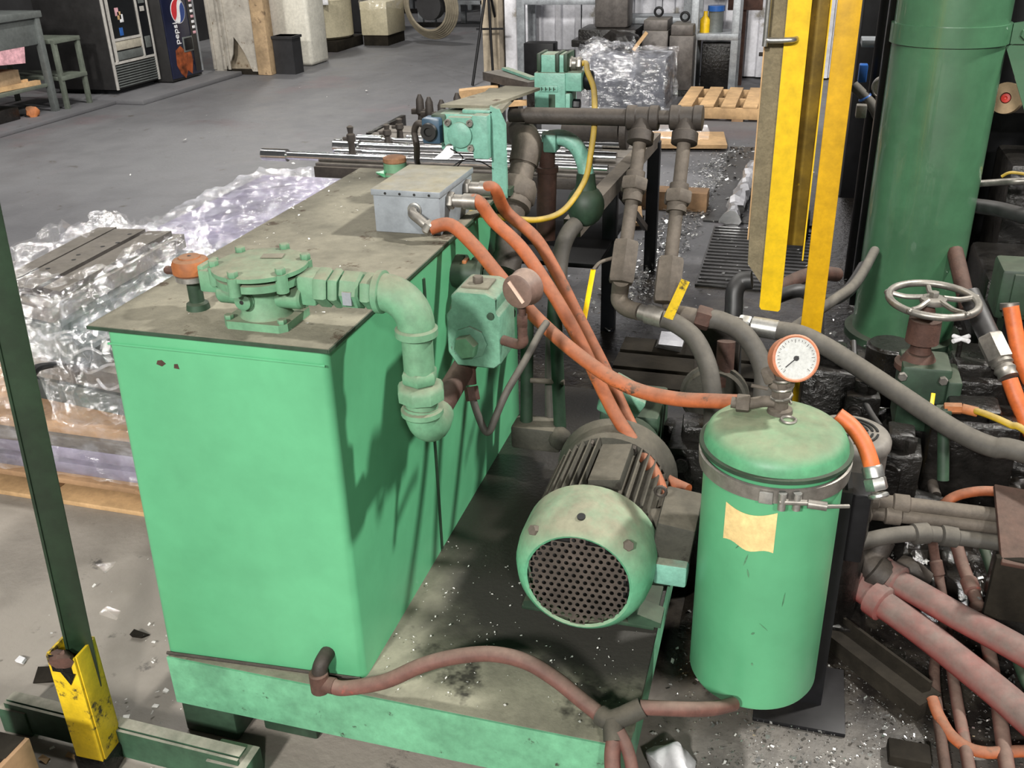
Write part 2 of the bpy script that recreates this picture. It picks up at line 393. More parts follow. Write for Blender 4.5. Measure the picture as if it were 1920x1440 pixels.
X_, Y_, Z_ = V((1, 0, 0)), V((0, 1, 0)), V((0, 0, 1))

# ================================================================== the hall
def floor_material():
    m = bpy.data.materials.new('concrete_floor'); m.use_nodes = True; MT['concrete_floor'] = m
    t = m.node_tree; n = t.nodes; L = t.links.new; b = n['Principled BSDF']
    g = n.new('ShaderNodeNewGeometry'); sx = n.new('ShaderNodeSeparateXYZ'); L(g.outputs['Position'], sx.inputs[0])
    def nz(sc, det=6, ro=.6, st=None):
        q = n.new('ShaderNodeTexNoise'); q.inputs['Scale'].default_value = sc; q.inputs['Detail'].default_value = det; q.inputs['Roughness'].default_value = ro
        if st:
            mp = n.new('ShaderNodeMapping'); mp.inputs['Scale'].default_value = st; L(g.outputs['Position'], mp.inputs[0]); L(mp.outputs[0], q.inputs['Vector'])
        else: L(g.outputs['Position'], q.inputs['Vector'])
        return q.outputs['Fac']
    def mr(src, a, c, lo=0., hi=1.):
        q = n.new('ShaderNodeMapRange'); q.interpolation_type = 'SMOOTHSTEP'; L(src, q.inputs[0])
        for i, v in enumerate((a, c, lo, hi)): q.inputs[i+1].default_value = v
        return q.outputs[0]
    def mth(op, a, c):
        q = n.new('ShaderNodeMath'); q.operation = op
        for i, v in enumerate((a, c)):
            if isinstance(v, (int, float)): q.inputs[i].default_value = v
            else: L(v, q.inputs[i])
        return q.outputs[0]
    def mix(f, A, Bc):
        q = n.new('ShaderNodeMix'); q.data_type = 'RGBA'; L(f, q.inputs['Factor'])
        for k, v in ((6, A), (7, Bc)):
            if isinstance(v, tuple): q.inputs[k].default_value = v+(1,)
            else: L(v, q.inputs[k])
        return q.outputs[2]
    near = mix(mr(nz(2.2), .35, .65), (.215, .193, .165), (.305, .275, .238))
    far = mix(mr(nz(.5, 6, .6, (1., .5, 1.)), .35, .65), (.10, .10, .107), (.155, .155, .162))
    far = mix(mr(nz(.8), .56, .68), far, (.135, .115, .122))
    cs = mix(mr(mth('ADD', sx.outputs[1], mth('MULTIPLY', nz(1.3), .8)), 3.0, 3.9), near, far)
    cs = mix(mr(nz(7., 8, .7), .60, .70), cs, (.075, .068, .06))
    cs = mix(mth('MULTIPLY', mr(mth('ADD', sx.outputs[0], mth('MULTIPLY', nz(3.1), .3)), -.12, .08), mr(sx.outputs[1], 3.4, 4.0, 1., 0.)), cs, mix(mr(nz(11., 8, .7), .4, .62), (.125, .116, .105), (.20, .186, .168)))
    # oil-soaked ground around the press
    d = mth('MULTIPLY', nz(2.6), .7)
    ox = mr(mth('ADD', sx.outputs[0], d), .10, .30)
    oy = mr(mth('ADD', sx.outputs[1], d), 2.15, 2.4)
    fy = mr(sx.outputs[1], 7.2, 9.0, 1., 0.)
    oil = mth('MULTIPLY', mth('MULTIPLY', ox, oy), fy)
    ux = mr(mth('ADD', sx.outputs[0], d), -.95, -.75); uy = mr(mth('ADD', sx.outputs[1], d), 3.0, 2.75)
    oil2 = mth('MULTIPLY', mth('MULTIPLY', ux, mr(sx.outputs[1], 1.65, 1.95)), mr(sx.outputs[1], 4.7, 5.4, 1., 0.))
    oil = mth('MAXIMUM', oil, oil2)
    cs = mix(oil, cs, mix(mr(nz(9.), .4, .65), (.012, .010, .009), (.035, .03, .024)))
    L(cs, b.inputs['Base Color'])
    L(mth('SUBTRACT', mr(nz(3.), .3, .7, .45, .7), mth('MULTIPLY', oil, .3)), b.inputs['Roughness'])
    bp = n.new('ShaderNodeBump'); bp.inputs['Strength'].default_value = .25; bp.inputs['Distance'].default_value = .01; L(nz(40.), bp.inputs['Height']); L(bp.outputs[0], b.inputs['Normal'])
floor_material()
struct('floor', B().poly([(-16, -5, 0), (9, -5, 0), (9, 26, 0), (-16, 26, 0)], [(0, 1, 2, 3)]), 'concrete_floor')
# corrugated rear wall: sheets with ribs
wl = T('wall_back', None, None, (-1, 11.35, 0), kind='structure')
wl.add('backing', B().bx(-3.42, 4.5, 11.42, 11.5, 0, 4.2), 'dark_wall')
x = -3.4
sheet = None
while x < 3.2:
    prof = []
    for k in range(4):
        u = k*.23
        prof += [(u, 0), (u+.13, 0), (u+.15, -.035), (u+.21, -.035)]
    prof = prof+[(.9, 0)]
    pts = [(a, c) for a, c in prof]+[(a, c+.012) for a, c in prof[::-1]]
    if sheet is None:
        sheet = wl.add('sheet', B().prism(pts, (x, 11.38, .02), X_, Y_, Z_, 4.1), 'wall_white', smooth=10)
    else: share(sheet.data, (x+3.4, 0, 0), wl.o, 'sheet')
    x += .905
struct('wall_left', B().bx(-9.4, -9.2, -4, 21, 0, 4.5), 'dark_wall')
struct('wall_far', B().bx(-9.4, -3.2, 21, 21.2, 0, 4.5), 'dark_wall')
struct('trim_1', B().bx(-3.62, -3.42, 11.2, 11.45, 0, 4.2, .01), 'column_beige')
# the low concrete ledge the vending machines stand on
struct('trim_2', B().bx(-9.2, -6.62, 8.9, 10.9, 0, .05, .008).bx(-9.2, -6.95, 7.0, 8.9, 0, .04, .008), 'concrete_floor')

# ================================================================== hydraulic power unit
# ---- skid under the unit
SX0, SX1, SY0, SY1 = -1.275, -.205, 1.424, 3.0
sk = T('skid_base', 'green steel skid base of the hydraulic unit with a dusty plate', 'base', ((SX0+SX1)/2, 2.1, 0))
sk.add('plate', B().bx(SX0, SX1, SY0+.004, SY1, .218, .23, .003), 'skid_plate', label='oily dust-covered top plate with the motor shade painted in')
sk.add('front_channel', B().prism([(0, 0), (.05, 0), (.05, .008), (.008, .008), (.008, .127), (.05, .127), (.05, .135), (0, .135)], (SX0, SY0, .094), Y_, Z_, X_, SX1-SX0), 'skid_green', label='scratched green front channel')
for xx in (SX0+.003, SX1-.011):
    sk.add('side_rail', B().bx(xx, xx+.008, SY0+.02, SY1, .094, .218), 'skid_green')
for xx, yy in ((-1.2, 1.45), (-1.02, 1.5), (-.3, 1.5), (-1.2, 2.85), (-.3, 2.85)):
    sk.add('foot', B().bx(xx-.07, xx+.07, yy-.02, yy+.1, 0, .095, .006), 'dark_green')
sk.add('bolt_hole', B().cyl((-.735, 1.50, .2295), (-.735, 1.50, .2306), .006, n=12), 'ink_black')

# ---- tank
TX0, TX1, TY0, TY1, TZ0, TZ1 = -1.283, -.802, 1.472, 2.745, .23, 1.028
tk = T('oil_tank', 'large bright green hydraulic oil tank with a dusty flat lid', 'tank', ((TX0+TX1)/2, (TY0+TY1)/2, TZ0))
bm = B().box(((TX0+TX1)/2, (TY0+TY1)/2, (TZ0+TZ1)/2), (TX1-TX0, TY1-TY0, TZ1-TZ0))
ve = [e for e in bm.b.edges if abs(e.verts[0].co.z-e.verts[1].co.z) > .1]
bmesh.ops.bevel(bm.b, geom=ve, offset=.018, segments=5, affect='EDGES', profile=.5)
for v_ in bm.b.verts:      # the front sheet is pulled out a little at its lower left corner
    if v_.co.z < .3 and v_.co.y < 1.6: v_.co.y -= .034*(TX1-v_.co.x)/(TX1-TX0)
tk.add('body', bm, 'tank_green')
tk.add('lid', B().bx(TX0-.028, TX1+.012, TY0-.012, TY1+.02, TZ1, TZ1+.007, .002), 'lid_dust', label='dust-covered lid plate')
tk.add('lid_edge', B().bx(TX0-.028, TX1+.012, TY0-.015, TY0-.0125, TZ1-.001, TZ1+.006).bx(TX1+.0125, TX1+.015, TY0-.015, TY1+.02, TZ1-.001, TZ1+.006), 'dark_green')
tk.add('weld_seam', B().tube([(TX0+.004, TY0-.002, .994), (-1.1, TY0-.003, .995), (TX1-.004, TY0-.002, .994)], .0025, 6), 'tank_green')
tk.add('weld_seam', B().tube([(TX1+.001, 1.97, .235), (TX1+.001, 1.97, .99)], .005, 6), 'dark_green')
tk.add('base_bead', B().tube([(TX0+.004, TY0-.038, .2335), (TX1-.01, TY0-.004, .2335)], .004, 8), 'dark_pipe')
tk.add('chipped_paint', B().prism([(0, .004), (.012, 0), (.022, .007), (.014, .014), (.004, .012)], (-1.177, TY0-.0008, .955), X_, Z_, Y_, .0007).prism([(0, 0), (.012, -.001), (.010, .010), (.002, .009)], (-1.138, TY0-.0008, .954), X_, Z_, Y_, .0007), 'rust_pipe')
tk.add('return_port', B().cyl((TX1, 2.18, .93), (TX1+.07, 2.18, .93), .035).cyl((TX1+.07, 2.18, .93), (TX1+.082, 2.18, .93), .045).hexn((TX1+.082, 2.18, .93), (TX1+.11, 2.18, .93), .03), 'dark_green')

# ---- breather cap
P = wz(372, 578, 1.035)
br = T('breather_cap', 'rusty orange breather cap on a short neck at the tank front', 'cap', P)
br.add('neck', B().lathe(P, Z_, [(0, .024), (.012, .022), (.016, .015), (.062, .015)], 16), 'dark_green')
br.add('lower_ring', B().lathe(P+Z_*.058, Z_, [(0, .020), (.006, .034), (.016, .034), (.018, .030)], 24), 'zinc')
cp = br.add('cap', B().lathe(P+Z_*.075, Z_, [(0, .032), (.004, .037), (.022, .037), (.030, .033), (.0335, .022), (.036, .021), (.037, 0)], 28), 'rust_orange')
br.add('top_dimple', B().lathe(P+Z_*.1122, Z_, [(0, .004), (.0005, 0)], 10), 'ink_black', parent=cp)
br.add('side_lug', B().tube([P+V((-.03, 0, .078)), P+V((-.055, .0, .078))], .009, 8).ball(P+V((-.055, 0, .078)), .009, 8), 'rust_pipe')
br.add('splash_chain', B().tube([P+V((.034, .01, .09)), P+V((.06, .045, .095)), P+V((.09, .07, .10))], .004, 6), 'rust_pipe')

# ---- filter head on the lid
P = wz(503, 600, 1.035)
fh = T('tank_filter', 'green suction filter with a round bolted cover on the tank lid', 'filter', P)
fl = [(-.068, -.045), (-.055, -.058), (.055, -.058), (.068, -.045), (.068, .045), (.055, .058), (-.055, .058), (-.068, .045)]
fg = fh.add('base_flange', B().prism(fl, P, X_, Y_, Z_, .016), 'dusty_green')
for a, c in ((-.057, -.045), (.057, -.045), (-.057, .045), (.057, .045)):
    fh.add('bolt', B().hexn(P+V((a, c, .016)), P+V((a, c, .025)), .009), 'dusty_green', parent=fg)
fh.add('neck', B().lathe(P+Z_*.016, Z_, [(0, .052), (.006, .048), (.075, .052), (.08, .06)], 32), 'dusty_green')
fh.add('flange_ring', B().lathe(P+Z_*.082, Z_, [(0, .07), (.004, .086), (.018, .086), (.02, .08)], 36), 'dusty_green')
cv = fh.add('cover', B().lathe(P+Z_*.106, Z_, [(0, .084), (.003, .092), (.011, .092), (.014, .086), (.016, 0)], 40), 'dusty_green', label='round dusty cover plate')
fh.add('name_plate', B().box(P+V((.012, .03, .1232)), (.042, .024, .0016), M.Rotation(.25, 3, 'Z')), 'lid_dust', parent=cv)
for k in range(6):
    a = math.radians(25+60*k); q = P+V((math.cos(a)*.086, math.sin(a)*.086, .112))
    fh.add('clamp_bolt', B().hexn(q+Z_*.006, q+Z_*.018, .010).cyl(q-Z_*.03, q+Z_*.006, .012, n=12), 'dusty_green', parent=cv)
fh.add('plug', B().lathe(P+V((-.012, -.046, .06)), -Y_, [(0, .019), (.006, .019), (.007, .017), (.016, .017), (.018, .014)], 20), 'dusty_green')
fh.add('plug_socket', B().lathe(P+V((-.012, -.0645, .06)), -Y_, [(0, .0045), (.0006, 0)], 8), 'ink_black')
for sx in (-1, 1):
    fh.add('side_port', B().lathe(P+V((sx*.04, -.01, .058)), X_*sx, [(0, .023), (.045, .023), (.05, .019)], 20), 'dusty_green')
fh.add('inlet_block', B().box(P+V((-.095, .005, .082)), (.055, .07, .045), None, .005).box(P+V((-.118, .005, .086)), (.014, .06, .052), None, .004), 'dusty_green')
fh.add('outlet_block', B().box(P+V((.10, .01, .075)), (.04, .06, .06), None, .006), 'dusty_green')
FH = P

# ---- green elbow line from the filter head down the tank side
y0 = FH.y+.005; zc = 1.112
A = lambda xx, dz=0.: V((xx, y0, zc+dz))
el = T('elbow_pipe_line', 'thick green elbow pipe line hanging down beside the tank', 'pipe', (-.70, y0, .83))
xs = FH.x+.118
el.add('hex_nut', B().hexn(A(xs), A(xs+.028), .038), 'dusty_green'); el.add('hex_nut', B().hexn(A(xs+.031), A(xs+.05), .038), 'dusty_green')
el.add('union_nut', B().lathe(A(xs+.053), X_, [(0, .030), (.004, .037), (.036, .037), (.04, .032)], 8), 'dusty_green')
el.add('worn_patch', B().box(A(xs+.073)+V((0, -.0355, -.005)), (.018, .004, .026)), 'box_grey', label='bare patch on the union')
el.add('hex_nut', B().hexn(A(xs+.095), A(xs+.115), .035), 'dusty_green')
xe = xs+.118; Rb = .062
arc = [A(xe), A(xe+.012)]+[V((xe+.012+Rb*math.sin(a), y0, zc-Rb+Rb*math.cos(a))) for a in [math.radians(d) for d in range(10, 91, 10)]]
xd = arc[-1].x; arc += [V((xd, y0, zc-Rb-.015))]
eb = el.add('elbow', B().tube(arc, .036, 24, sub=0), 'dusty_green')
el.add('collar', B().lathe(A(xe), X_, [(0, .037), (.003, .041), (.014, .041), (.016, .037)], 28), 'dusty_green', parent=eb)
zd = zc-Rb
el.add('collar', B().lathe((xd, y0, zd-.022), Z_, [(0, .036), (.003, .041), (.016, .041), (.02, .037)], 28), 'dusty_green', parent=eb)
el.add('pipe', B().cyl((xd, y0, zd-.022), (xd, y0, zd-.10), .030, n=24), 'dusty_green')
el.add('hex_nut', B().hexn((xd, y0, zd-.092), (xd, y0, zd-.118), .036), 'dusty_green')
el.add('union_nut', B().lathe((xd, y0, zd-.158), Z_, [(0, .036), (.006, .047), (.026, .048), (.034, .044), (.038, .036)], 8), 'dusty_green')
el.add('coupling', B().lathe((xd, y0, zd-.178), Z_, [(0, .033), (.022, .031)], 20), 'dusty_green')
lo = [V((xd, y0, zd-.172)), V((xd, y0, zd-.185)), V((xd+.003, y0+.010, zd-.212)), V((xd+.005, y0+.036, zd-.228)), V((xd, y0+.075, zd-.225))]
l2 = el.add('elbow', B().tube(lo, .036, 20, sub=4), 'dusty_green')
el.add('collar', B().lathe((xd, y0, zd-.19), Z_, [(0, .038), (.004, .042), (.014, .042), (.017, .036)], 24), 'dusty_green', parent=l2)
el.add('back_pipe', B().cyl((xd, y0+.075, zd-.225), (xd-.02, y0+.42, zd-.215), .026), 'rust_pipe')

# ---- relief valve with its gauge and bent tube
Yv = 1.80
a0 = wy(842, 690, Yv); a1 = wy(935, 545, Yv)
vx0, vx1 = a0.x, wy(938, 620, Yv).x; vz0, vz1 = wy(885, 688, Yv).z, wy(885, 548, Yv).z
rv = T('relief_valve', 'blocky green relief valve with a hexagon plug beside the tank', 'valve', ((vx0+vx1)/2, Yv+.06, vz0))
W = vx1-vx0; H = vz1-vz0
pf = [(0, .03), (.02, 0), (W-.016, 0), (W, .014), (W, H-.05), (W-.012, H-.045), (W-.006, H-.012), (W-.03, H), (.026, H), (.012, H-.012), (.016, H-.042), (0, H-.055)]
bm = B().prism(pf, (vx0, Yv, vz0), X_, Z_, Y_, .11); bmesh.ops.bevel(bm.b, geom=bm.b.edges[:], offset=.003, segments=1, affect='EDGES')
rv.add('body', bm, 'valve_green')
rv.add('top_plate', B().box(((vx0+vx1)/2, Yv+.05, vz1+.002), (W*.5, .06, .006), None, .002), 'lid_dust')
rv.add('top_bolt', B().hexn(((vx0+vx1)/2, Yv+.045, vz1+.004), ((vx0+vx1)/2, Yv+.045, vz1+.02), .011), 'steel_pipe')
px_ = wy(880, 645, Yv)
hp = rv.add('plug_seat', B().lathe(px_+V((.003, .002, .004)), -Y_, [(0, .038), (.006, .038), (.008, .034)], 8), 'valve_green')
rv.add('hex_plug', B().hexn(px_+V((0, -.004, 0)), px_+V((-.004, -.026, 0)), .027), 'dusty_green', parent=hp)
rv.add('side_screw', B().cyl((vx1-.02, Yv-.004, vz1-.05), (vx1-.02, Yv+.01, vz1-.05), .008, n=12), 'dark_green')
rv.add('inlet_nipple', B().hexn((xd+.03, Yv+.055, vz1-.065), (vx0-.004, Yv+.055, vz1-.065), .024).cyl((xd-.02, Yv+.055, vz1-.065), (vx0+.01, Yv+.055, vz1-.065), .018), 'dusty_green')
b0 = wy(880, 692, Yv+.05)
rv.add('drain_fitting', B().cyl(b0+V((0, 0, .02)), b0+V((.006, -.015, -.03)), .014).hexn(b0+V((.008, -.018, -.034)), b0+V((.016, -.03, -.062)), .016), 'rust_pipe')
tp = [b0+V((.016, -.03, -.06)), wy(895, 775, Yv+.01), wy(908, 806, Yv), wy(918, 808, Yv), wy(928, 785, Yv+.01), wy(950, 735, Yv+.04), wy(985, 675, Yv+.1), wy(1012, 625, Yv+.16), wy(1025, 605, Yv+.2)]
one('bent_tube', B().tube(tp, .0085, 10), 'grey_hose', 'thin grey tube bent in a V below the green relief valve', 'tube')
gc = wy(968, 548, Yv-.03); ga = V((.30, .95, .0)).normalized()
gg = T('pressure_gauge', 'brown pressure gauge seen from behind with a pink label strip', 'gauge', wy(975, 640, Yv))
gg.add('case', B().lathe(gc, ga, [(0, .030), (.003, .0355), (.03, .0365), (.034, .039), (.042, .039), (.045, .036)], 32), 'gauge_brown')
gu = ga.cross(Z_).normalized(); gv = gu.cross(ga)
gg.add('label_strip', B().box(gc-ga*.001, (.008, .052, .002), M(((gv*.66+gu*.75).normalized(), (gv*.75-gu*.66).normalized(), ga)).transposed()), 'pink_paper', label='narrow pink label strip')
s0 = gc+ga*.02-Z_*.036
gg.add('stem', B().cyl(s0+Z_*.004, s0-Z_*.02, .008, n=10).hexn(s0-Z_*.02, s0-Z_*.045, .012).cyl(s0-Z_*.045, s0-Z_*.07, .010).tube([s0-Z_*.068, s0-Z_*.082, s0+V((-.015, .01, -.092)), s0+V((-.05, .02, -.09))], .011, 10), 'rust_pipe')

# ---- grey junction box with its three hose fittings
jx0, jx1, jy0, jy1, jz0, jz1 = wz(697, 440, 1.035).x, wz(823, 446, 1.035).x, 2.15, 2.40, 1.035, 1.142
jb = T('junction_box', 'grey sheet metal junction box with a dusty top on the tank lid', 'electrical box', ((jx0+jx1)/2, 2.26, jz0))
jb.add('body', B().bx(jx0, jx1, jy0, jy1, jz0, jz1-.002, .003), 'box_grey')
lc = jb.add('cover', B().bx(jx0-.004, jx1+.004, jy0-.004, jy1+.004, jz1-.014, jz1+.002, .003), 'box_grey', label='dust-covered lid of the box')
for k in range(4):
    q = V((jx0+.035+k*.038, jy0-.0045, jz1-.007)); jb.add('screw', B().cyl(q, q-Y_*.002, .003, n=8), 'ink_black', parent=lc)
h1 = wy(778, 393, jy0); h1d = V((.75, -.5, -.35)).normalized()
jb.add('hub', B().lathe(h1, -Y_, [(0, .018), (.004, .018), (.005, .014), (.012, .012)], 20), 'zinc')
jb.add('conduit_elbow', B().tube([h1-Y_*.006, h1+V((.006, -.03, -.002)), h1+V((.03, -.045, -.012)), h1+V((.05, -.052, -.024))], .012, 14).hexn(h1+V((.046, -.051, -.022)), h1+V((.062, -.054, -.030)), .0195), 'dirty_steel')
h2 = V((jx1, jy0+.06, jz0+.072)); h3 = V((jx1, jy0+.19, jz0+.07))
for q in (h2, h3):
    jb.add('hose_fitting', B().hexn(q, q+X_*.016, .022).cyl(q+X_*.016, q+X_*.042, .016).cyl(q+X_*.042, q+X_*.075, .0195, .0195), 'dirty_steel')

# ---- the three orange hoses
def pathY(lst): return [wy(a, c, Yq) for a, c, Yq in lst]
hA = [h1+V((.058, -.053, -.028))]+pathY([(845, 422, 2.11), (890, 462, 2.10), (930, 510, 2.08), (972, 560, 2.06), (1020, 610, 2.04), (1075, 658, 2.0), (1140, 705, 1.95), (1200, 733, 1.93), (1270, 748, 1.90), (1340, 752, 1.87), (1388, 754, 1.85)])
one('orange_hose', B().tube(hA, .0165, 14), 'orange_hose', 'long orange hose sagging from the grey box to the canister lid', 'hose')
hB = [h2+X_*.05, h2+X_*.08]+pathY([(925, 414, 2.22), (975, 462, 2.2), (1020, 525, 2.17), (1060, 590, 2.14), (1092, 650, 2.12), (1122, 715, 2.1), (1155, 780, 2.08), (1195, 840, 2.05), (1225, 885, 2.0), (1243, 930, 1.97)])
one('orange_hose', B().tube(hB, .0165, 14), 'orange_hose', 'orange hose from the grey box crossing down to the motor terminal box', 'hose')
hC = [h3+X_*.05, h3+X_*.08]+pathY([(950, 398, 2.4), (1003, 445, 2.38), (1040, 505, 2.35), (1075, 575, 2.3), (1108, 640, 2.25), (1138, 700, 2.2), (1172, 775, 2.15), (1205, 840, 2.1), (1240, 893, 2.06), (1290, 920, 2.02)])
one('orange_hose', B().tube(hC, .0165, 14), 'orange_hose', 'dusty orange hose behind the other two, ending past the motor', 'hose')

# ---- electric motor
mc = V((-.362, 1.64, .452))
mo = T('electric_motor', 'green electric motor with a perforated fan cover and dusty fins', 'motor', (mc.x, 1.86, .23))
mo.add('fan_cover', B().lathe(mc, Y_, [(.004, .112), (0, .118), (.004, .124), (.02, .138), (.05, .150), (.08, .154), (.15, .154), (.152, .148), (.02, .125)], 48, caps=False), 'motor_cover', label='green dusty domed fan cover')
# perforated grille: plate pieces around real holes
bm = B(); R = .113; s_ = .0165; hr = .0052
rows = int(R/s_)+1
for j in range(-rows-1, rows+2):
    for i in range(-rows-1, rows+2):
        cx = (i+(.5 if j % 2 else 0))*s_; cz = j*s_*.92
        if math.hypot(cx, cz) > R-.006: continue
        out = []; inn = []
        for k in range(8):
            a = math.pi/8+k*math.pi/4
            inn.append((mc.x+cx+hr*math.cos(a), mc.y+.003, mc.z+cz+hr*math.sin(a)))
        hw, hh = s_/2, s_*.46
        for ox, oz in ((hw, hh*.5), (hw*.5, hh), (-hw*.5, hh), (-hw, hh*.5), (-hw, -hh*.5), (-hw*.5, -hh), (hw*.5, -hh), (hw, -hh*.5)):
            out.append((mc.x+cx+ox, mc.y+.003, mc.z+cz+oz))
        vs = inn+out; bm.poly(vs, [(k, (k+1) % 8, 8+(k+1) % 8, 8+k) for k in range(8)])
        for sx, sz, k0, k1 in ((1, 1, 0, 1), (-1, 1, 2, 3), (-1, -1, 4, 5), (1, -1, 6, 7)):
            bm.poly([out[k0], (mc.x+cx+sx*hw, mc.y+.003, mc.z+cz+sz*hh), out[k1]], [(0, 1, 2)])
mo.add('grille', bm, 'grille_grey', label='brown perforated grille')
mo.add('fan_disc', B().lathe(mc+Y_*.03, Y_, [(0, .112), (.004, 0)], 32), 'ink_black')
for a, c in ((-.098, .100), (.100, .096), (0, .132)):
    q = mc+V((a, .028, c)); n_ = V((a, -.16 if c < .12 else -.02, c)).normalized()
    if c < .12: mo.add('cover_bolt', B().hexn(q-n_*.008, q+n_*.013, .012), 'steel_pipe')
    else: mo.add('cover_hole', B().cyl(mc+V((0, .04, .13)), mc+V((0, .035, .1475)), .009, n=14), 'ink_black')
mo.add('stator', B().lathe(mc+Y_*.15, Y_, [(0, .118), (.26, .118)], 36), 'motor_dust')
fm = None
for k in range(30):
    a = math.radians(-35+k*250/29)
    if 62 < math.degrees(a) < 98: continue
    d = V((math.cos(a), 0, math.sin(a))); bmf = B().bar(mc+Y_*.155+d*.131, mc+Y_*.385+d*.131, .004, .030, up=d)
    mo.add('fin', bmf, 'motor_dust')
mo.add('lift_pad', B().box(mc+V((.018, .28, .128)), (.075, .17, .03), M.Rotation(-.15, 3, 'Y'), .004), 'motor_dust')
mo.add('end_bell', B().lathe(mc+Y_*.385, Y_, [(0, .12), (.004, .142), (.03, .146), (.06, .146), (.07, .153), (.085, .153), (.09, .12), (.13, .07)], 44), 'motor_dust', label='round dusty end bell')
for k in range(8):
    a = math.radians(22+45*k); d = V((math.cos(a), 0, math.sin(a)))
    mo.add('bell_bolt', B().hexn(mc+Y_*.37+d*.135, mc+Y_*.388+d*.135, .008), 'dark_pipe')
mo.add('terminal_box', B().box(mc+V((.185, .20, .045)), (.085, .16, .10), M.Rotation(.12, 3, 'Y'), .008).cyl(mc+V((.11, .2, .03)), mc+V((.16, .2, .04)), .04), 'motor_dust')
mo.add('mounting_block', B().box(mc+V((.185, .13, -.018)), (.072, .07, .055), None, .006), 'teal_green', label='rough green block under the terminal box')
for sx in (-1, 1):
    for yy in (.18, .34):
        mo.add('foot', B().prism([(0, 0), (.075*sx, 0), (.075*sx, .014), (.02*sx, .03), (-.005*sx, .16), (-.03*sx, .14)], mc+V((sx*.09, yy-.03, -.212)), X_, Z_, Y_, .06), 'dark_green')
mo.add('base_rail', B().bx(mc.x-.17, mc.x+.15, mc.y+.15, mc.y+.40, .23, .242, .002), 'dark_green')
mo.add('eye_bolt', B().ring(mc+V((.145, .19, .135)), Y_, .012, .004, 14, 6), 'dark_pipe')

# ---- pump behind the motor
pp = T('hydraulic_pump', 'grimy teal bell housing and pump behind the electric motor', 'pump', (mc.x, 2.3, .23))
pp.add('bell_housing', B().lathe(mc+Y_*.47, Y_, [(0, .11), (.02, .12), (.10, .10), (.14, .09)], 28), 'dark_green')
pp.add('pump_body', B().box(mc+V((0, .72, 0)), (.16, .2, .17), None, .012), 'dark_green')
pp.add('port_block', B().box(mc+V((-.02, .64, .12)), (.11, .09, .09), M.Rotation(.5, 3, 'Y'), .01).crumple(.01, 20, 2), 'valve_green')
pp.add('stand', B().bx(mc.x-.08, mc.x+.08, 2.2, 2.4, .23, .37, .005), 'black_steel')

# ================================================================== rear valve group on the tank
Yr = 2.50
def rect(x0, y0, x1, y1, Yq): a, c = wy(x0, y1, Yq), wy(x1, y0, Yq); return a.x, c.x, a.z, c.z
bx0, bx1, bz0, bz1 = rect(921, 207, 951, 385, Yr)
bk = wy(921, 210, Yr)
rb = T('valve_bracket', 'upright teal steel bracket plate standing at the tank rear', 'bracket', (-.76, Yr, 1.035))
rb.add('plate', B().prism([(0, 1.037), (.040, 1.037), (.040, 1.235), (.022, 1.275), (0, 1.283)], (wy(935, 300, Yr).x-.02, Yr, 0), X_, Z_, Y_, .014), 'teal_green')
rb.add('stay', B().bar((wy(935, 300, Yr).x+.01, Yr+.012, 1.05), (wy(935, 300, Yr).x+.01, Yr+.13, 1.05), .035, .02), 'dark_green')
rb.add('shelf', B().bar((wy(935, 300, Yr).x-.04, Yr+.01, 1.268), (wy(960, 190, Yr+.3).x-.03, Yr+.34, 1.268), .10, .010), 'lid_dust')
# lower directional valve: square face with four cap screws, blue coil on its left
vl = T('directional_valve', 'teal directional valve with four cap screws and a blue coil end', 'valve', (wy(870, 290, Yr).x, Yr, wy(870, 290, Yr).z))
x0, x1, z0, z1 = rect(834, 222, 892, 283, Yr-.03)
vl.add('side_plate', B().bx(wy(893, 250, Yr).x, wy(922, 250, Yr).x, Yr-.035, Yr+.03, wy(905, 293, Yr).z, wy(905, 212, Yr).z, .004), 'teal_green', label='rough cast teal plate')
vl.add('body', B().bx(x0-.02, x1+.006, Yr-.005, Yr+.16, z0-.004, z1+.006, .006), 'teal_green')
fp = [(0, .02), (.018, 0), (x1-x0-.012, 0), (x1-x0, .012), (x1-x0, z1-z0-.012), (x1-x0-.012, z1-z0), (.012, z1-z0), (0, z1-z0-.012)]
ff = vl.add('face_flange', B().prism(fp, (x0, Yr-.03, z0), X_, Z_, Y_, .026), 'teal_green')
cx, cz = (x0+x1)/2, (z0+z1)/2
vl.add('round_cover', B().lathe((cx, Yr-.03, cz), -Y_, [(0, .034), (.006, .034), (.009, .030), (.010, 0)], 28), 'teal_green', parent=ff)
for sx in (-1, 1):
    for sz in (-1, 1):
        q = V((cx+sx*.031, Yr-.03, cz+sz*.033))
        c_ = vl.add('cap_screw', B().lathe(q, -Y_, [(0, .009), (.012, .009), (.012, .005), (.006, .0045), (.006, 0)], 14), 'dirty_steel', parent=ff)
vl.add('neck', B().bx(wy(812, 250, Yr).x, x0, Yr-.012, Yr+.07, z0+.018, z1+.004, .006), 'dark_green')
cq = wy(812, 246, Yr-.03)
co = vl.add('coil', B().box(cq+V((-.005, .02, 0)), (.052, .05, .068), None, .006), 'blue_coil', label='dark blue square coil')
vl.add('coil_knob', B().lathe(cq+V((-.008, -.006, 0)), -Y_, [(0, .022), (.004, .024), (.012, .022), (.012, .012), (.006, .01), (.006, 0)], 22), 'ink_black', parent=co)
vl.add('top_block', B().bx(wy(865, 200, Yr).x, wy(925, 200, Yr).x, Yr, Yr+.2, z1+.004, wy(880, 205, Yr).z, .005), 'teal_green')
vl.add('sub_plate', B().prism([(-.10, 0), (.035, 0), (.10, .30), (-.01, .32)], (cx+.03, Yr+.02, wy(880, 203, Yr).z-.004), X_, Y_, Z_, .008), 'lid_dust', label='dust-covered top plate')
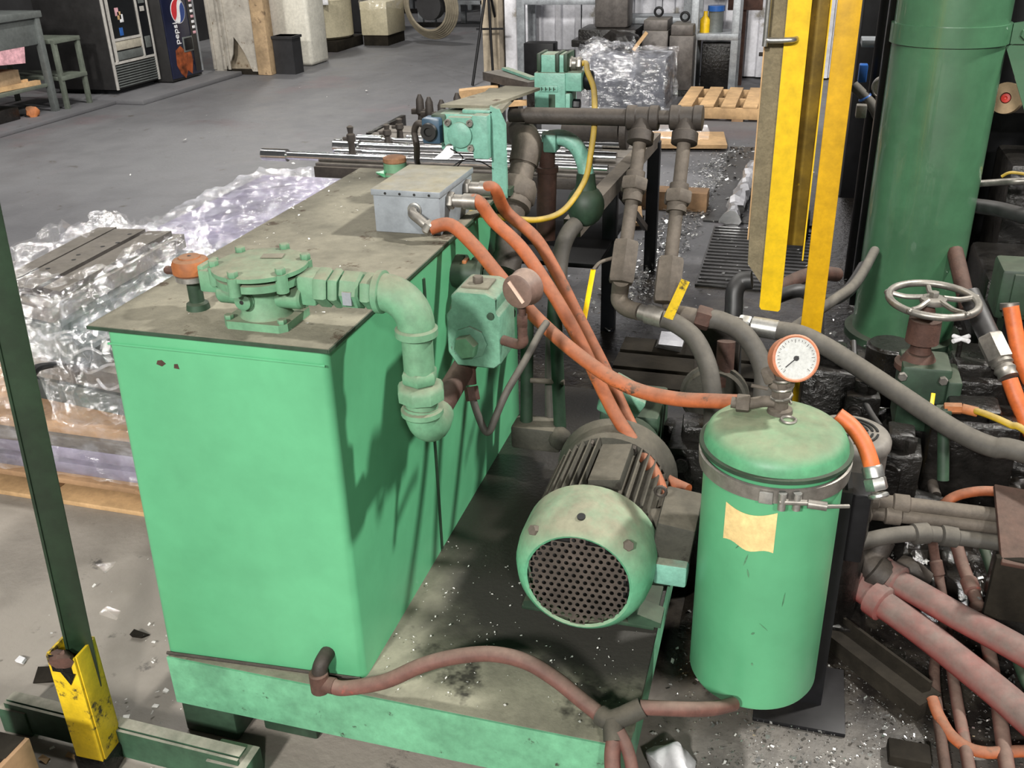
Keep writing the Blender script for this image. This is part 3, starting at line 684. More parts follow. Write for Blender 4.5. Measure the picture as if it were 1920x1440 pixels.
# cable to the coil and a white tag
one('coil_cable', B().tube([cq+V((-.03, .02, .01)), cq+V((-.05, .02, .015)), cq+V((-.066, .03, -.01)), cq+V((-.066, .04, -.05)), wz(782, 302, 1.06), wz(788, 317, 1.037)], .009, 10), 'dark_pipe', 'dark cable arching from the blue coil down to the tank lid', 'cable')
tg = wy(832, 292, Yr-.06)
one('paper_tag', B().prism([(-.03, -.012), (.012, -.010), (.028, .004), (.022, .030), (.004, .028), (-.006, .012)], tg, X_, (Z_*.8+Y_*.5), Y_, .002), 'paper_white', 'small white paper tag hanging under the teal valve', 'tag')
one('tag_wire', B().tube([tg+V((.02, 0, .02)), wy(868, 296, Yr-.04), wy(850, 312, Yr-.06), wy(848, 325, Yr-.05), wy(870, 300, Yr-.03), wy(900, 303, Yr-.02), wy(922, 315, Yr-.01)], .0018, 6), 'black_steel', 'thin black wire loop beside the white tag', 'wire')
# filler cap at the tank rear
P = wz(742, 326, 1.035)
fc = T('filler_cap', 'green filler neck with a rusty flat cap at the tank rear', 'cap', P)
fc.add('neck', B().lathe(P, Z_, [(0, .046), (.006, .046), (.010, .036), (.036, .035)], 24), 'dusty_green')
fc.add('cap', B().lathe(P+Z_*.036, Z_, [(0, .034), (.003, .036), (.014, .035), (.017, .030), (.018, 0)], 24), 'cap_dust')
one('rag_scrap', B().box(wz(715, 326, 1.042), (.03, .02, .012)).crumple(.012, 40, 2), 'tank_green', 'tiny green scrap lying beside the rear filler cap', 'scrap')
# upper solenoid valve
Yu = 2.92
sv = T('solenoid_valve', 'teal solenoid valve standing above the dark cross pipe', 'valve', wy(1045, 200, Yu+.05))
x0, x1, z0, z1 = rect(1002, 137, 1060, 200, Yu)
sv.add('body', B().bx(x0, x1, Yu, Yu+.1, z0-.03, z1, .004), 'teal_green')
q0, q1, r0, r1 = rect(1056, 137, 1090, 172, Yu)
sv.add('coil', B().bx(q0, q1, Yu+.004, Yu+.094, r0, r1, .004), 'teal_green')
k = wy(1098, 155, Yu+.05)
sv.add('end_cap', B().lathe((q1, Yu+.05, (r0+r1)/2), X_, [(0, .026), (.008, .030), (.022, .028), (.026, .022)], 24), 'black_paint')
sv.add('lower_block', B().bx(x1-.03, wy(1068, 185, Yu).x, Yu+.005, Yu+.095, z0-.03, wy(1060, 176, Yu).z, .003), 'teal_green')
sv.add('lower_plug', B().hexn(wy(1068, 195, Yu+.05), wy(1088, 196, Yu+.05), .016), 'black_paint')
sv.add('slot', B().bx(wy(1029, 190, Yu).x, wy(1041, 190, Yu).x, Yu-.001, Yu+.01, z0-.02, wy(1035, 177, Yu).z), 'dark_green')
npx0, npx1, npz0, npz1 = rect(1011, 161, 1046, 172, Yu)
npl = sv.add('name_plate', B().bx(npx0, npx1, Yu-.003, Yu+.001, npz0, npz1, .001), 'teal_green')
for i in range(4):
    xx = npx0+.007+i*(npx1-npx0-.008)/4; zz = npz0+.004; hh = npz1-npz0-.008
    sv.add('raised_mark', B().bx(xx, xx+.0025, Yu-.005, Yu-.002, zz, zz+hh).bx(xx, xx+.007, Yu-.005, Yu-.002, zz+hh*.4, zz+hh*.55), 'dark_green', parent=npl)
x0, x1, z0, z1 = rect(1006, 104, 1062, 137, Yu)
sv.add('connector_box', B().bx(x0, x1, Yu+.01, Yu+.09, z0, z1, .003), 'teal_green')
for a in (1006, 1040, 1056):
    c_ = wy(a, 120, Yu)
    sv.add('rib', B().bx(c_.x, c_.x+.012, Yu+.002, Yu+.098, z0+.004, z1+.004, .002), 'dark_green')
cg = wy(1062, 119, Yu+.05)
sv.add('cable_gland', B().hexn(cg, cg+X_*.02, .022).cyl(cg+X_*.02, cg+X_*.032, .018).hexn(cg+X_*.032, cg+X_*.048, .020), 'dirty_steel')
yc = [cg+X_*.046, cg+X_*.06]+pathY([(1102, 135, 2.9), (1113, 165, 2.86), (1115, 200, 2.8), (1114, 240, 2.72), (1108, 285, 2.68), (1098, 335, 2.65), (1070, 380, 2.58), (1045, 402, 2.52), (1010, 412, 2.46), (970, 411, 2.42), (935, 407, 2.40), (900, 402, 2.38), (870, 398, 2.37)])
one('yellow_cable', B().tube(yc, .0085, 10), 'yellow_cable', 'yellow cable looping from the solenoid valve down to the grey box', 'cable')

# ---- dark cross pipe, tees and the two drop pipes
Yc = 2.72
pa, pb = wy(955, 216, Yc), wy(1296, 222, Yc)
t1, t2 = wy(1206, 221, Yc), wy(1288, 221, Yc)
cpz = T('cross_pipe', 'dark horizontal cross pipe with two tees behind the tank', 'pipe', V((t1.x, Yc, t1.z-.05)))
dr = (t2-pa).normalized()
cpz.add('pipe', B().cyl(pa, t2, .019, n=18), 'dark_pipe')
cpz.add('pipe_sleeve', B().cyl(pa+dr*.05, t1-dr*.03, .0235, n=20), 'dark_pipe')
bm_ = [(1206, 1200, 290), (1288, 1282, 295)]
dn = (wy(1167, 510, 2.48)-t1).normalized(); dn2 = (wy(1254, 520, 2.48)-t2).normalized()
for t_, d_ in ((t1, dn), (t2, dn2)):
    cpz.add('tee', B().lathe(t_-dr*.046, dr, [(0, .030), (.003, .034), (.026, .034), (.03, .030), (.062, .030), (.066, .034), (.088, .034), (.09, .03)], 24).lathe(t_+d_*.01, d_, [(0, .028), (.03, .03), (.034, .036), (.062, .036), (.065, .03)], 24), 'dark_pipe')
def drop(nm, lab, t_, d_, u0, u1, h0, h1, L, m='steel_pipe'):
    th = T(nm, lab, 'pipe', t_+d_*L)
    th.add('pipe', B().cyl(t_+d_*.06, t_+d_*(h0+.01), .0185, n=18), m)
    th.add('union', B().cyl(t_+d_*u0, t_+d_*(u0+.022), .026).hexn(t_+d_*(u0+.02), t_+d_*(u0+.055), .039).cyl(t_+d_*(u0+.055), t_+d_*u1, .027), m)
    th.add('hex_body', B().hexn(t_+d_*h0, t_+d_*h1, .038, n=6, ch=.25), m)
    return th
d1 = drop('drop_pipe', 'left brown drop pipe with a union and hexagon valve body', t1, dn, .155, .24, .352, .468, .6)
e1 = t1+dn*.468
o1 = pathY([(1162, 548, 2.50), (1162, 564, 2.48), (1176, 578, 2.46), (1200, 585, 2.44)])
d1.add('elbow', B().tube([e1-dn*.01, o1[0], o1[1], o1[2], o1[3]], .024, 16, sub=4), 'steel_pipe')
d1.add('hose_end', B().lathe(o1[3], wy(1245, 597, 2.42)-o1[3], [(0, .022), (.02, .022), (.021, .027), (.07, .027)], 18), 'dirty_steel')
lv = t1+dn*.40
d1.add('lever', B().tube([lv-X_*.03, lv+V((-.06, -.03, -.005)), lv+V((-.075, -.05, -.02))], .005, 8), 'steel_pipe')
d1.add('handle', B().bar(lv+V((-.075, -.05, -.02)), wy(1094, 605, 2.32), .014, .004, up=(0, -1, .3), bev=.0015), 'yellow_paint', label='narrow yellow lever handle')
d2 = drop('drop_pipe', 'right brown drop pipe with a union and hexagon valve body', t2, dn2, .187, .265, .392, .515, .62)
hh_ = wy(1283, 528, 2.44)
d2.add('handle', B().prism([(-.014, -.008), (.012, -.012), (.052, .10), (.030, .108)], wy(1252, 594, 2.40), X_, Z_, Y_, .004), 'yellow_worn', label='wide worn yellow lever handle')
hz = T('hose_manifold_pipe', 'rusty pipe run with elbows feeding two grey hoses', 'pipe', wy(1290, 600, 2.43))
hz.add('run', B().tube(pathY([(1256, 545, 2.50), (1262, 583, 2.47), (1290, 592, 2.46), (1335, 600, 2.46)]), .024, 14, sub=4), 'steel_pipe')
hz.add('coupling', B().hexn(wy(1305, 592, 2.46), wy(1332, 600, 2.46), .032), 'rust_pipe')
one('grey_hose', B().tube(pathY([(1240, 596, 2.42), (1262, 604, 2.42), (1300, 632, 2.40), (1325, 680, 2.36), (1335, 730, 2.32), (1337, 775, 2.30), (1334, 830, 2.28), (1328, 900, 2.27)]), .025, 16), 'grey_hose', 'thick grey hose curving down under the yellow lever handle', 'hose')
one('grey_hose', B().tube(pathY([(1330, 598, 2.46), (1352, 602, 2.46), (1390, 622, 2.44), (1418, 660, 2.42), (1432, 700, 2.40), (1430, 745, 2.38), (1424, 800, 2.36), (1415, 880, 2.34)]), .026, 16), 'grey_hose', 'thick grey hose arching down behind the canister gauge', 'hose')

# ---- thick vertical return pipe and dark companion pipe
rp = T('return_pipe', 'thick dusty return pipe with a big hexagon union behind the bracket', 'pipe', wy(950, 500, 2.45))
qa, qb, qc, qd = wy(992, 250, 2.75), wy(988, 280, 2.70), wy(965, 372, 2.58), wy(948, 500, 2.45)
dd = (qc-qb).normalized()
rp.add('elbow', B().tube([wy(960, 248, 2.85), wy(978, 250, 2.78), qb+V((0, 0, .012)), qb+dd*.05], [.036, .042, .044, .042], 18, sub=5), 'steel_pipe')
rp.add('pipe', B().cyl(qb, qc, .036), 'steel_pipe')
rp.add('union', B().hexn(qc-dd*.05, qc+dd*.01, .058, n=8).lathe(qc+dd*.01, dd, [(0, .05), (.02, .05), (.026, .04), (.06, .036)], 20), 'steel_pipe')
rp.add('lower_pipe', B().cyl(qc+dd*.04, qd, .034).cyl(qd-dd*.03, qd+dd*.02, .042), 'dark_pipe')
one('dark_red_pipe', B().cyl(wy(1026, 262, 2.86), wy(1026, 320, 2.84), .024).cyl(wy(1026, 318, 2.84), wy(1023, 450, 2.80), .030).cyl(wy(1026, 312, 2.84), wy(1026, 322, 2.84), .034), 'rust_pipe', 'dark red vertical pipe between the return pipe and the green ball pump', 'pipe')
gb = wy(1098, 385, 2.85)
ac = T('ball_strainer', 'dark green ball shaped strainer with curved green pipes', 'strainer', gb-Z_*.08)
ac.add('ball', B().ball(gb, .058, 24, (1, 1, 1.12)), 'dark_green')
ac.add('upper_pipe', B().tube(pathY([(1020, 262, 2.86), (1052, 258, 2.86), (1078, 272, 2.86), (1094, 302, 2.86), (1100, 340, 2.85), (1098, 372, 2.85)]), .024, 14), 'teal_green')
ac.add('upper_flange', B().box(wy(1035, 265, 2.86), (.04, .07, .055), None, .006), 'teal_green')
ac.add('neck', B().lathe(gb+Z_*.05, Z_, [(0, .034), (.02, .03), (.05, .028)], 18), 'dark_green')
ac.add('lower_pipe', B().tube(pathY([(1080, 420, 2.80), (1064, 440, 2.76), (1052, 475, 2.72), (1046, 530, 2.66), (1040, 620, 2.58), (1038, 700, 2.54), (1038, 800, 2.5)]), .026, 14), 'grey_hose')
# green uprights and block under them
gu_ = T('pipe_riser', 'pair of grimy green riser pipes on a block beside the tank', 'pipe', wy(1010, 840, 2.42))
for a, c in ((985, 975), (1036, 1038)):
    gu_.add('riser', B().cyl(wy(a+4, 560, 2.5), wy(c+12, 800, 2.45), .019, n=14), 'dark_green')
gu_.add('block', B().box(wy(1010, 812, 2.45), (.15, .09, .075), None, .01).ball(wy(1050, 822, 2.42), .035, 12), 'motor_dust')
gu_.add('cross_rod', B().cyl(wy(995, 713, 2.46), wy(1058, 717, 2.46), .008, n=10), 'steel_pipe')
dkc = T('tank_side_fittings', 'dark green fittings and flange bolted to the tank side behind the relief valve', 'fitting', wy(870, 520, 2.15))
dkc.add('flange', B().lathe(wy(845, 505, 2.2)-X_*.03, X_, [(0, .05), (.02, .05), (.022, .04), (.07, .04)], 24), 'dark_green')
dkc.add('orange_end', B().box(wy(874, 505, 2.18), (.012, .03, .055), None, .003), 'rust_orange')
dkc.add('upper_pipe', B().tube([wy(900, 495, 2.3), wy(925, 540, 2.2), wy(945, 590, 2.1)], .03, 12), 'dark_pipe')

# ---- drain line over the skid
dp = wy(612, 1228, 1.462)
dl = T('drain_line', 'rusty drain elbow at the foot of the tank front', 'pipe fitting', dp-Z_*.05)
dl.add('elbow', B().tube([V((dp.x, TY0+.01, dp.z)), V((dp.x, TY0-.02, dp.z)), V((dp.x-.004, TY0-.035, dp.z-.012)), V((dp.x-.008, TY0-.038, dp.z-.035))], .017, 14, sub=4), 'dark_pipe')
tc_ = V((dp.x-.008, TY0-.040, dp.z-.050))
dl.add('tee', B().lathe(tc_+Z_*.026, -Z_, [(0, .018), (.003, .0215), (.05, .0215), (.053, .018)], 16).cyl(tc_+V((0, 0, -.004)), tc_+V((.035, 0, -.006)), .018), 'rust_pipe')
hd = [tc_+V((.03, 0, -.006)), tc_+V((.06, 0, -.006))]+pathY([(720, 1278, 1.44), (790, 1248, 1.46), (850, 1232, 1.48), (920, 1226, 1.49), (985, 1240, 1.49), (1040, 1272, 1.48), (1090, 1312, 1.46), (1135, 1348, 1.44)])
one('drain_hose', B().tube(hd, .0165, 14), 'brown_hose', 'dusty reddish drain hose arching over the skid plate', 'hose')
jn = wy(1150, 1350, 1.43)
jt = T('hose_junction', 'dark grimy tee fitting where the drain hoses meet', 'pipe fitting', jn-Z_*.04)
jt.add('tee', B().tube([wy(1125, 1340, 1.44), jn, wy(1205, 1326, 1.45)], .021, 12, sub=3).cyl(jn, wy(1152, 1390, 1.40), .022), 'motor_dust')
one('drain_hose', B().tube(pathY([(1200, 1326, 1.45), (1240, 1328, 1.46), (1300, 1330, 1.49), (1340, 1328, 1.54), (1375, 1320, 1.60)]), .015, 12), 'brown_hose', 'short red-brown hose from the tee to the canister bottom', 'hose')
one('drain_hose', B().tube(pathY([(1152, 1385, 1.40), (1148, 1420, 1.38), (1152, 1470, 1.35), (1165, 1540, 1.30)]), .0165, 12), 'brown_hose', 'brown hose hanging straight down in front of the skid corner', 'hose')
one('drain_hose', B().tube(pathY([(1160, 1370, 1.41), (1178, 1410, 1.39), (1190, 1470, 1.36), (1200, 1540, 1.33)]), .013, 12), 'brown_hose', 'thinner brown hose beside the one hanging at the skid corner', 'hose')

# ================================================================== filter canister
cc = V((.014, 1.757, .2)); cr = .137; ch = .575
ca = T('filter_canister', 'bright green cylindrical filter canister with a steel band clamp', 'canister', cc)
ca.add('shell', B().lathe(cc, Z_, [(0, cr-.02), (.004, cr-.004), (.012, cr), (ch, cr), (ch+.002, cr-.004)], 64), 'tank_green')
ca.add('rim', B().lathe(cc+Z_*(ch-.004), Z_, [(0, cr), (.004, cr+.012), (.012, cr+.012), (.014, cr-.01)], 64), 'dark_green')
lid = ca.add('lid', B().lathe(cc+Z_*(ch+.008), Z_, [(0, cr+.004), (.012, cr+.002), (.026, cr-.004), (.036, cr-.016), (.043, cr-.04), (.047, .06), (.048, 0)], 64), 'canister_lid' if 'canister_lid' in MT else 'dusty_green', label='dusty domed lid')
bd = ca.add('band_clamp', B().lathe(cc+Z_*(ch-.045), Z_, [(0, cr+.006), (.002, cr+.010), (.033, cr+.012), (.035, cr+.008), (.033, cr+.004), (.002, cr+.004)], 64), 'dirty_steel', label='steel band clamp')
ang = math.radians(-84)
def cp_(a, rr, z): return cc+V((math.cos(a)*rr, math.sin(a)*rr, z))
tn = lambda a: V((-math.sin(a), math.cos(a), 0))
nr = lambda a: V((math.cos(a), math.sin(a), 0))
a = math.radians(-93)
ca.add('clamp_plate', B().box(cp_(a, cr+.014, ch-.03), (.026, .004, .026), M((tn(a), nr(a), Z_)).transposed(), .002), 'zinc', parent=bd)
for a in (math.radians(-82), math.radians(-72)):
    ca.add('clamp_lug', B().cyl(cp_(a, cr+.02, ch-.048), cp_(a, cr+.02, ch-.012), .008, n=12), 'zinc', parent=bd)
a = math.radians(-75)
ca.add('clamp_bolt', B().cyl(cp_(math.radians(-84), cr+.022, ch-.03), cp_(math.radians(-62), cr+.03, ch-.03), .006, n=10).cyl(cp_(math.radians(-66), cr+.03, ch-.03), cp_(math.radians(-56), cr+.045, ch-.032), .009, n=10).cyl(cp_(math.radians(-56), cr+.045, ch-.032), cp_(math.radians(-44), cr+.06, ch-.034), .004, n=8), 'dirty_steel', parent=bd)
# paper label curved onto the shell
bm = B(); N = 12; va = []; 
A0, A1 = math.radians(-126), math.radians(-83)
for i in range(N+1):
    a = A0+(A1-A0)*i/N; t = i/N
    za = .500-.012*math.sin(t*3.1)+.006*t; zb = .415-.004*t+.005*math.sin(t*9)
    va += [cp_(a, cr+.0012, zb), cp_(a, cr+.0012, za), cp_(a, cr+.0004, zb), cp_(a, cr+.0004, za)]
bm.poly(va, [f for i in range(N) for f in ((4*i, 4*i+4, 4*i+5, 4*i+1), (4*i+2, 4*i+3, 4*i+7, 4*i+6))])
for a_, z_, l_, w_, t_ in ((-104, .385, .045, .004, .25), (-101, .355, .03, .005, -.2), (-92, .21, .014, .006, .9), (-84, .23, .035, .0025, -.8), (-90, .13, .012, .006, 0.), (-112, .41, .02, .003, .6), (-70, .30, .05, .003, .1)):
    a_ = math.radians(a_); q_ = cp_(a_, cr+.0003, z_); u_ = tn(a_)*math.sin(t_)+Z_*math.cos(t_)
    ca.add('scuff', B().prism([(-.5, 0), (-.2, .5), (.25, .35), (.5, -.1), (.1, -.5), (-.3, -.3)], q_, u_*l_*.7, u_.cross(nr(a_))*w_*.8, nr(a_), .0006), 'scuff_dark')
ca.add('paper_label', bm, 'paper_tan', label='blank tan paper label')
lt = cc.z+ch+.056
fx = wz(1462, 772, lt)
fit = ca.add('lid_fitting', B().lathe(fx-Z_*.004, Z_, [(0, .026), (.012, .024), (.014, .015), (.03, .015)], 16).hexn(fx+Z_*.026, fx+Z_*.05, .02).cyl(fx+Z_*.05, fx+Z_*.075, .013).hexn(fx+Z_*.072, fx+Z_*.092, .017), 'steel_pipe', parent=lid)
fe = wz(1400, 757, lt+.015)
ca.add('hose_fitting', B().tube([fe-X_*.03, fe, fx+V((-.03, .004, .018)), fx+V((0, 0, .02))], .012, 10, sub=3).hexn(fe-X_*.02, fe+X_*.006, .019), 'steel_pipe', parent=lid)
vv = fx+V((-.022, 0, .05))
ca.add('bleed_valve', B().cyl(fx+Z_*.045, vv+V((0, 0, .012)), .010, n=10).box(vv+V((-.006, 0, .028)), (.024, .02, .032), M.Rotation(-.4, 3, 'Y'), .004).cyl(vv+V((-.006, -.004, .0)), vv+V((-.038, -.008, .006)), .004, n=8), 'steel_pipe', parent=lid)
ca.add('wire_coil', B().tube([fx+V((.02*math.cos(t*.7), .02*math.sin(t*.7), .02+.0022*t)) for t in range(36)], .003, 6, sub=0).ring(fx+V((.018, -.035, .002)), Z_, .014, .003, 18, 6), 'dirty_steel', parent=lid)
gcn = wy(1487, 672, fx.y-.01); gd = V((.30, -.86, .42)).normalized()
g2 = T('dial_gauge', 'orange cased pressure gauge with a white dial on the canister lid', 'gauge', fx+Z_*.09)
g2.add('case', B().lathe(gcn-gd*.03, gd, [(0, .034), (.003, .042), (.036, .042), (.04, .046), (.048, .046), (.05, .043), (.047, .0395)], 40), 'gauge_orange')
dialo = gcn+gd*.0165
g2.add('dial', B().lathe(dialo, gd, [(0, .0405), (.0012, .0405), (.0013, 0)], 40), 'dial_white')
du = gd.cross(Z_).normalized(); du = -du if du.x < 0 else du; dv = gd.cross(du); dv = -dv if dv.z < 0 else dv
dd0 = dialo+gd*.0016
bm = B()
for k in range(25):
    a = math.radians(-45+270*k/24); r_ = .033 if k % 4 else .030
    d_ = du*math.cos(a)+dv*math.sin(a); bm.bar(dd0+d_*r_, dd0+d_*.0365, .0008, .0004, up=gd)
g2.add('scale_marks', bm, 'ink_black')
nd = (-du*.80-dv*.60)
g2.add('needle', B().bar(dd0+gd*.001-nd*.006, dd0+gd*.001+nd*.027, .0018, .0008, up=gd).lathe(dd0, gd, [(0, .005), (.0022, .005), (.0024, 0)], 14), 'ink_black')
g2.add('stem', B().hexn(gcn-gd*.012-Z_*.042, gcn-gd*.012-Z_*.058, .013).cyl(gcn-gd*.012-Z_*.03, gcn-gd*.012-Z_*.075, .008), 'steel_pipe')
g2.add('blow_out_plug', B().lathe(gcn-gd*.008+dv*.0415, dv, [(0, .013), (.0015, .012), (.0016, 0)], 14), 'rust_pipe')
# outlet hose on the right of the canister
hq = pathY([(1570, 778, 1.96), (1598, 800, 1.95), (1618, 828, 1.93), (1630, 858, 1.91), (1636, 880, 1.90)])
one('orange_hose', B().tube(hq, .0175, 14), 'bright_orange', 'short orange hose bending down right behind the canister lid', 'hose')
q = hq[-1]; d_ = (wy(1645, 920, 1.88)-q).normalized()
oe = T('outlet_fitting', 'shiny zinc hose fitting below the short orange hose', 'pipe fitting', q+d_*.07)
oe.add('ferrule', B().lathe(q-d_*.008, d_, [(0, .020), (.004, .022), (.024, .022), (.026, .018)], 20), 'zinc')
oe.add('swivel_nut', B().hexn(q+d_*.018, q+d_*.045, .024).ring(q+d_*.056, d_, .016, .006, 18, 8), 'zinc')
# black post carrying the canister
bp_ = T('canister_post', 'black steel post standing behind the green canister', 'post', (.16, 1.83, 0))
bp_.add('post', B().prism([(.0, 0), (.07, 0), (.07, .09), (.06, .09), (.06, .01), (0, .01)], (.115, 1.88, .012), X_, Y_, Z_, .60), 'black_steel')
bp_.add('foot_plate', B().bx(.03, .24, 1.80, 2.02, 0, .012, .002), 'black_steel')
for zz in (.26, .54): bp_.add('strap', B().bx(.06, .14, 1.85, 1.88, zz, zz+.04), 'black_steel')
bp_.add('box', B().bx(.185, .23, 1.93, 2.03, .40, .58, .006), 'black_steel')

# ================================================================== yellow guard frame
Yg = 3.0
yg = T('machine_guard', 'bright yellow steel guard frame hanging in front of the press', 'guard', (.02, Yg, .15))
l0, l1 = wy(1425, 575, Yg).x, wy(1472, 400, Yg).x
ztop = 2.35
gxl = lambda p: wy(p, 240, Yg).x
l0 = gxl(1455); lw = gxl(1498)-l0; wr = gxl(1534); rr0, rr1 = gxl(1544), gxl(1588)
bm = B().prism([(0, .585), (.006, .575), (lw-.006, .572), (lw, .58), (lw, ztop), (0, ztop)], (l0, Yg, 0), X_, Z_, Y_, .012)
yg.add('left_bar', bm, 'yellow_paint', label='flat yellow bar ending above the floor')
yg.add('left_flange', B().bx(l0+lw-.010, l0+lw, Yg+.012, Yg+.14, .66, ztop, .003), 'yellow_paint')
yg.add('web', B().bx(l0+lw, wr-.004, Yg+.105, Yg+.117, .76, ztop, .003), 'yellow_dirt_shade', label='recessed yellow web with dirt and shade in its colour')
yg.add('edge_strip', B().bx(wr-.004, wr, Yg+.02, Yg+.12, .74, ztop), 'yellow_paint')
r1 = rr1
yg.add('right_bar', B().bx(rr0, rr1, Yg+.02, Yg+.032, .02, ztop, .002), 'yellow_amber', label='flat yellow bar reaching the floor')
yg.add('top_rail', B().bx(l0-.02, r1+.02, Yg+.012, Yg+.06, ztop-.05, ztop, .003), 'yellow_paint')
yg.add('foot', B().bx(r1-.12, r1+.04, Yg-.03, Yg+.1, 0, .02, .003), 'yellow_worn')
bd_ = T('guard_board', 'grey-brown fibre board beside the yellow guard with a bent steel handle', 'board', (l0-.05, Yg+.03, .6))
bd_.add('board', B().prism([(.0, .86), (.004, .72), (.070, .63), (.076, .63), (.076, ztop), (-.004, ztop)], (l0-.052, Yg+.014, 0), X_, Z_, Y_, .03), 'fibre_board')
bd_.add('edge_strip', B().bx(l0-.056, l0-.052, Yg+.010, Yg+.05, .80, ztop), 'wood_pale')
hq0 = wy(1428, -40, Yg); hq1 = wy(1436, 74, Yg); 
bd_.add('handle', B().tube([V((hq1.x+.004, Yg-.02, ztop-.3)), V((hq1.x, Yg-.02, hq1.z+.04)), V((hq1.x+.002, Yg-.02, hq1.z+.004)), V((hq1.x+.03, Yg-.02, hq1.z)), V((hq1.x+.075, Yg-.02, hq1.z+.002)), V((hq1.x+.085, Yg+.01, hq1.z+.002))], .008, 10, sub=4), 'zinc')

# ================================================================== press
gx, gy, gr = .487, 4.05, .196
pc = T('press_cylinder', 'tall glossy green press column with a bolted band', 'column', (gx, gy, .1))
pc.add('shell', B().lathe((gx, gy, .12), Z_, [(0, gr), (2.6, gr)], 72), 'press_green')
zb_ = wy(1800, 72, gy-.2).z
bd2 = pc.add('band', B().lathe((gx, gy, zb_-.035), Z_, [(0, gr), (.001, gr+.009), (.069, gr+.009), (.07, gr)], 72), 'press_green')
lug = V((gx+gr+.005, gy-.05, zb_))
pc.add('lug', B().prism([(0, -.035), (.05, -.035), (.085, .01), (.06, .045), (0, .035)], lug, X_, Z_, Y_, .012), 'press_green', parent=bd2)
pc.add('lug_bolt', B().hexn(lug+V((.045, 0, 0)), lug+V((.045, -.018, 0)), .02), 'press_green', parent=bd2)
pc.add('stay', B().bar(lug+V((.03, .02, -.03)), lug+V((.30, .02, -.62)), .012, .085, up=(1, 0, .4)), 'press_green', label='flat diagonal stay')
pc.add('back_strip', B().bx(gx-gr-.02, gx-gr+.05, gy+.04, gy+.10, .2, 2.6), 'black_paint')
pc.add('base_flange', B().lathe((gx, gy, .1), Z_, [(0, gr+.03), (.03, gr+.03), (.035, gr+.0)], 48), 'dark_green')
bed = T('press_bed', 'oily black press bed under the green column', 'machine', (.9, 4.6, 0))
bed.add('bed_plate', B().bx(.18, 2.6, 3.72, 6.2, 0, .1, .01), 'sludge')
bed.add('frame', B().bx(.62, 2.6, 4.9, 5.6, .1, 2.6, .01), 'black_steel')
bed.add('rear_beam', B().bx(.28, 2.6, 6.4, 6.8, 0, 2.6, .01), 'black_steel')
bed.add('cross_rail', B().bx(.30, 1.2, 4.6, 4.68, .92, 1.0, .004), 'dark_pipe')
bed.add('ledge', B().bx(.22, .40, 4.75, 4.9, 1.16, 1.19, .003), 'galv')
bed.add('side_block', B().bx(.75, 1.3, 3.9, 4.4, .1, .42, .02), 'oily_iron')
bed.add('side_block', B().bx(.85, 1.5, 4.4, 4.8, .1, .75, .02), 'oily_iron')
bed.add('lower_block', B().bx(.62, 1.1, 3.2, 3.7, 0, .24, .02), 'oily_iron')
bed.add('guide', B().cyl((.30, 4.7, .1), (.30, 4.7, 1.5), .03), 'black_steel')
# small items seen between the guard and the column
one('blue_box', B().bx(*[wy(1610, 140, 4.6).x, wy(1626, 140, 4.6).x], 4.6, 4.66, wy(1615, 155, 4.6).z, wy(1615, 122, 4.6).z, .004), 'blue_paint', 'small blue box between the guard and the green column', 'box')
one('pressure_dial', B().lathe(wy(1655, 162, 4.5), -Y_, [(0, .045), (.03, .045), (.032, .04), (.028, .038), (.028, 0)], 24), 'dirty_steel', 'small steel dial half hidden behind the green column', 'gauge')
one('grey_hose', B().tube(pathY([(1600, 160, 4.5), (1620, 180, 4.48), (1640, 205, 4.45), (1655, 245, 4.42), (1660, 290, 4.4)]), .022, 12), 'grey_hose', 'grey hose with a blue tie beside the green column', 'hose')
one('hose_tie', B().ring(wy(1622, 183, 4.48), (.5, 0, -.8), .024, .006, 18, 6), 'blue_paint', 'blue cable tie around the hose beside the green column', 'tie')
one('wood_post', B().bar(wy(1672, 60, 5.2), wy(1678, -80, 5.2), .06, .05), 'wood', 'brown timber post behind the green column', 'post')
one('timber_offcut', B().bar(wy(1655, 85, 5.0), wy(1668, 55, 5.1), .03, .02), 'wood_pale', 'pale timber offcut leaning behind the green column', 'wood')
one('white_block', B().bx(wy(1605, 210, 4.4).x, wy(1625, 210, 4.4).x, 4.4, 4.45, wy(1615, 222, 4.4).z, wy(1615, 198, 4.4).z, .004), 'dirty_steel', 'small dull steel block between the guard and the column', 'block')
sr = wy(1890, 185, 4.5)
tr = T('tape_roll', 'tan roll with a red core at the right edge behind the column', 'roll', sr-Z_*.07)
tr.add('roll', B().lathe(sr, V((-.35, -.9, .2)), [(0, .062), (.05, .062), (.052, .022), (0.02, .02)], 30), 'cardboard')
tr.add('core', B().lathe(sr+V((-.35, -.9, .2)).normalized()*.03, V((-.35, -.9, .2)), [(0, .02), (.018, .018), (.019, .008), (.01, 0)], 16), 'red_paint')
# green boxes at the right edge
gbx = T('limit_box', 'dark green switch box at the right edge with an orange hose', 'electrical box', wy(1890, 610, 3.2))
x0, x1, z0, z1 = rect(1862, 512, 1975, 598, 3.2)
gbx.add('body', B().bx(x0, x1, 3.2, 3.36, z0, z1, .012), 'dark_green')
gbx.add('front_plate', B().bx(x0+.035, x1, 3.19, 3.2, z0+.02, z1-.01, .004), 'dark_green')
gbx.add('gland', B().lathe(wy(1893, 568, 3.17), V((.15, -.3, -1)), [(0, .028), (.02, .028), (.022, .022), (.04, .022)], 18), 'dirty_steel')
gbx.add('post', B().bx(x1-.1, x1, 3.24, 3.34, 0, z0+.01), 'black_steel')
one('orange_hose', B().tube(ext(pathY([(1895, 575, 3.15), (1903, 620, 3.12), (1912, 665, 3.08), (1925, 700, 3.04), (1945, 740, 3.0)]), .5), .024, 14), 'bright_orange', 'orange hose coming down out of the dark green box at the right edge', 'hose')
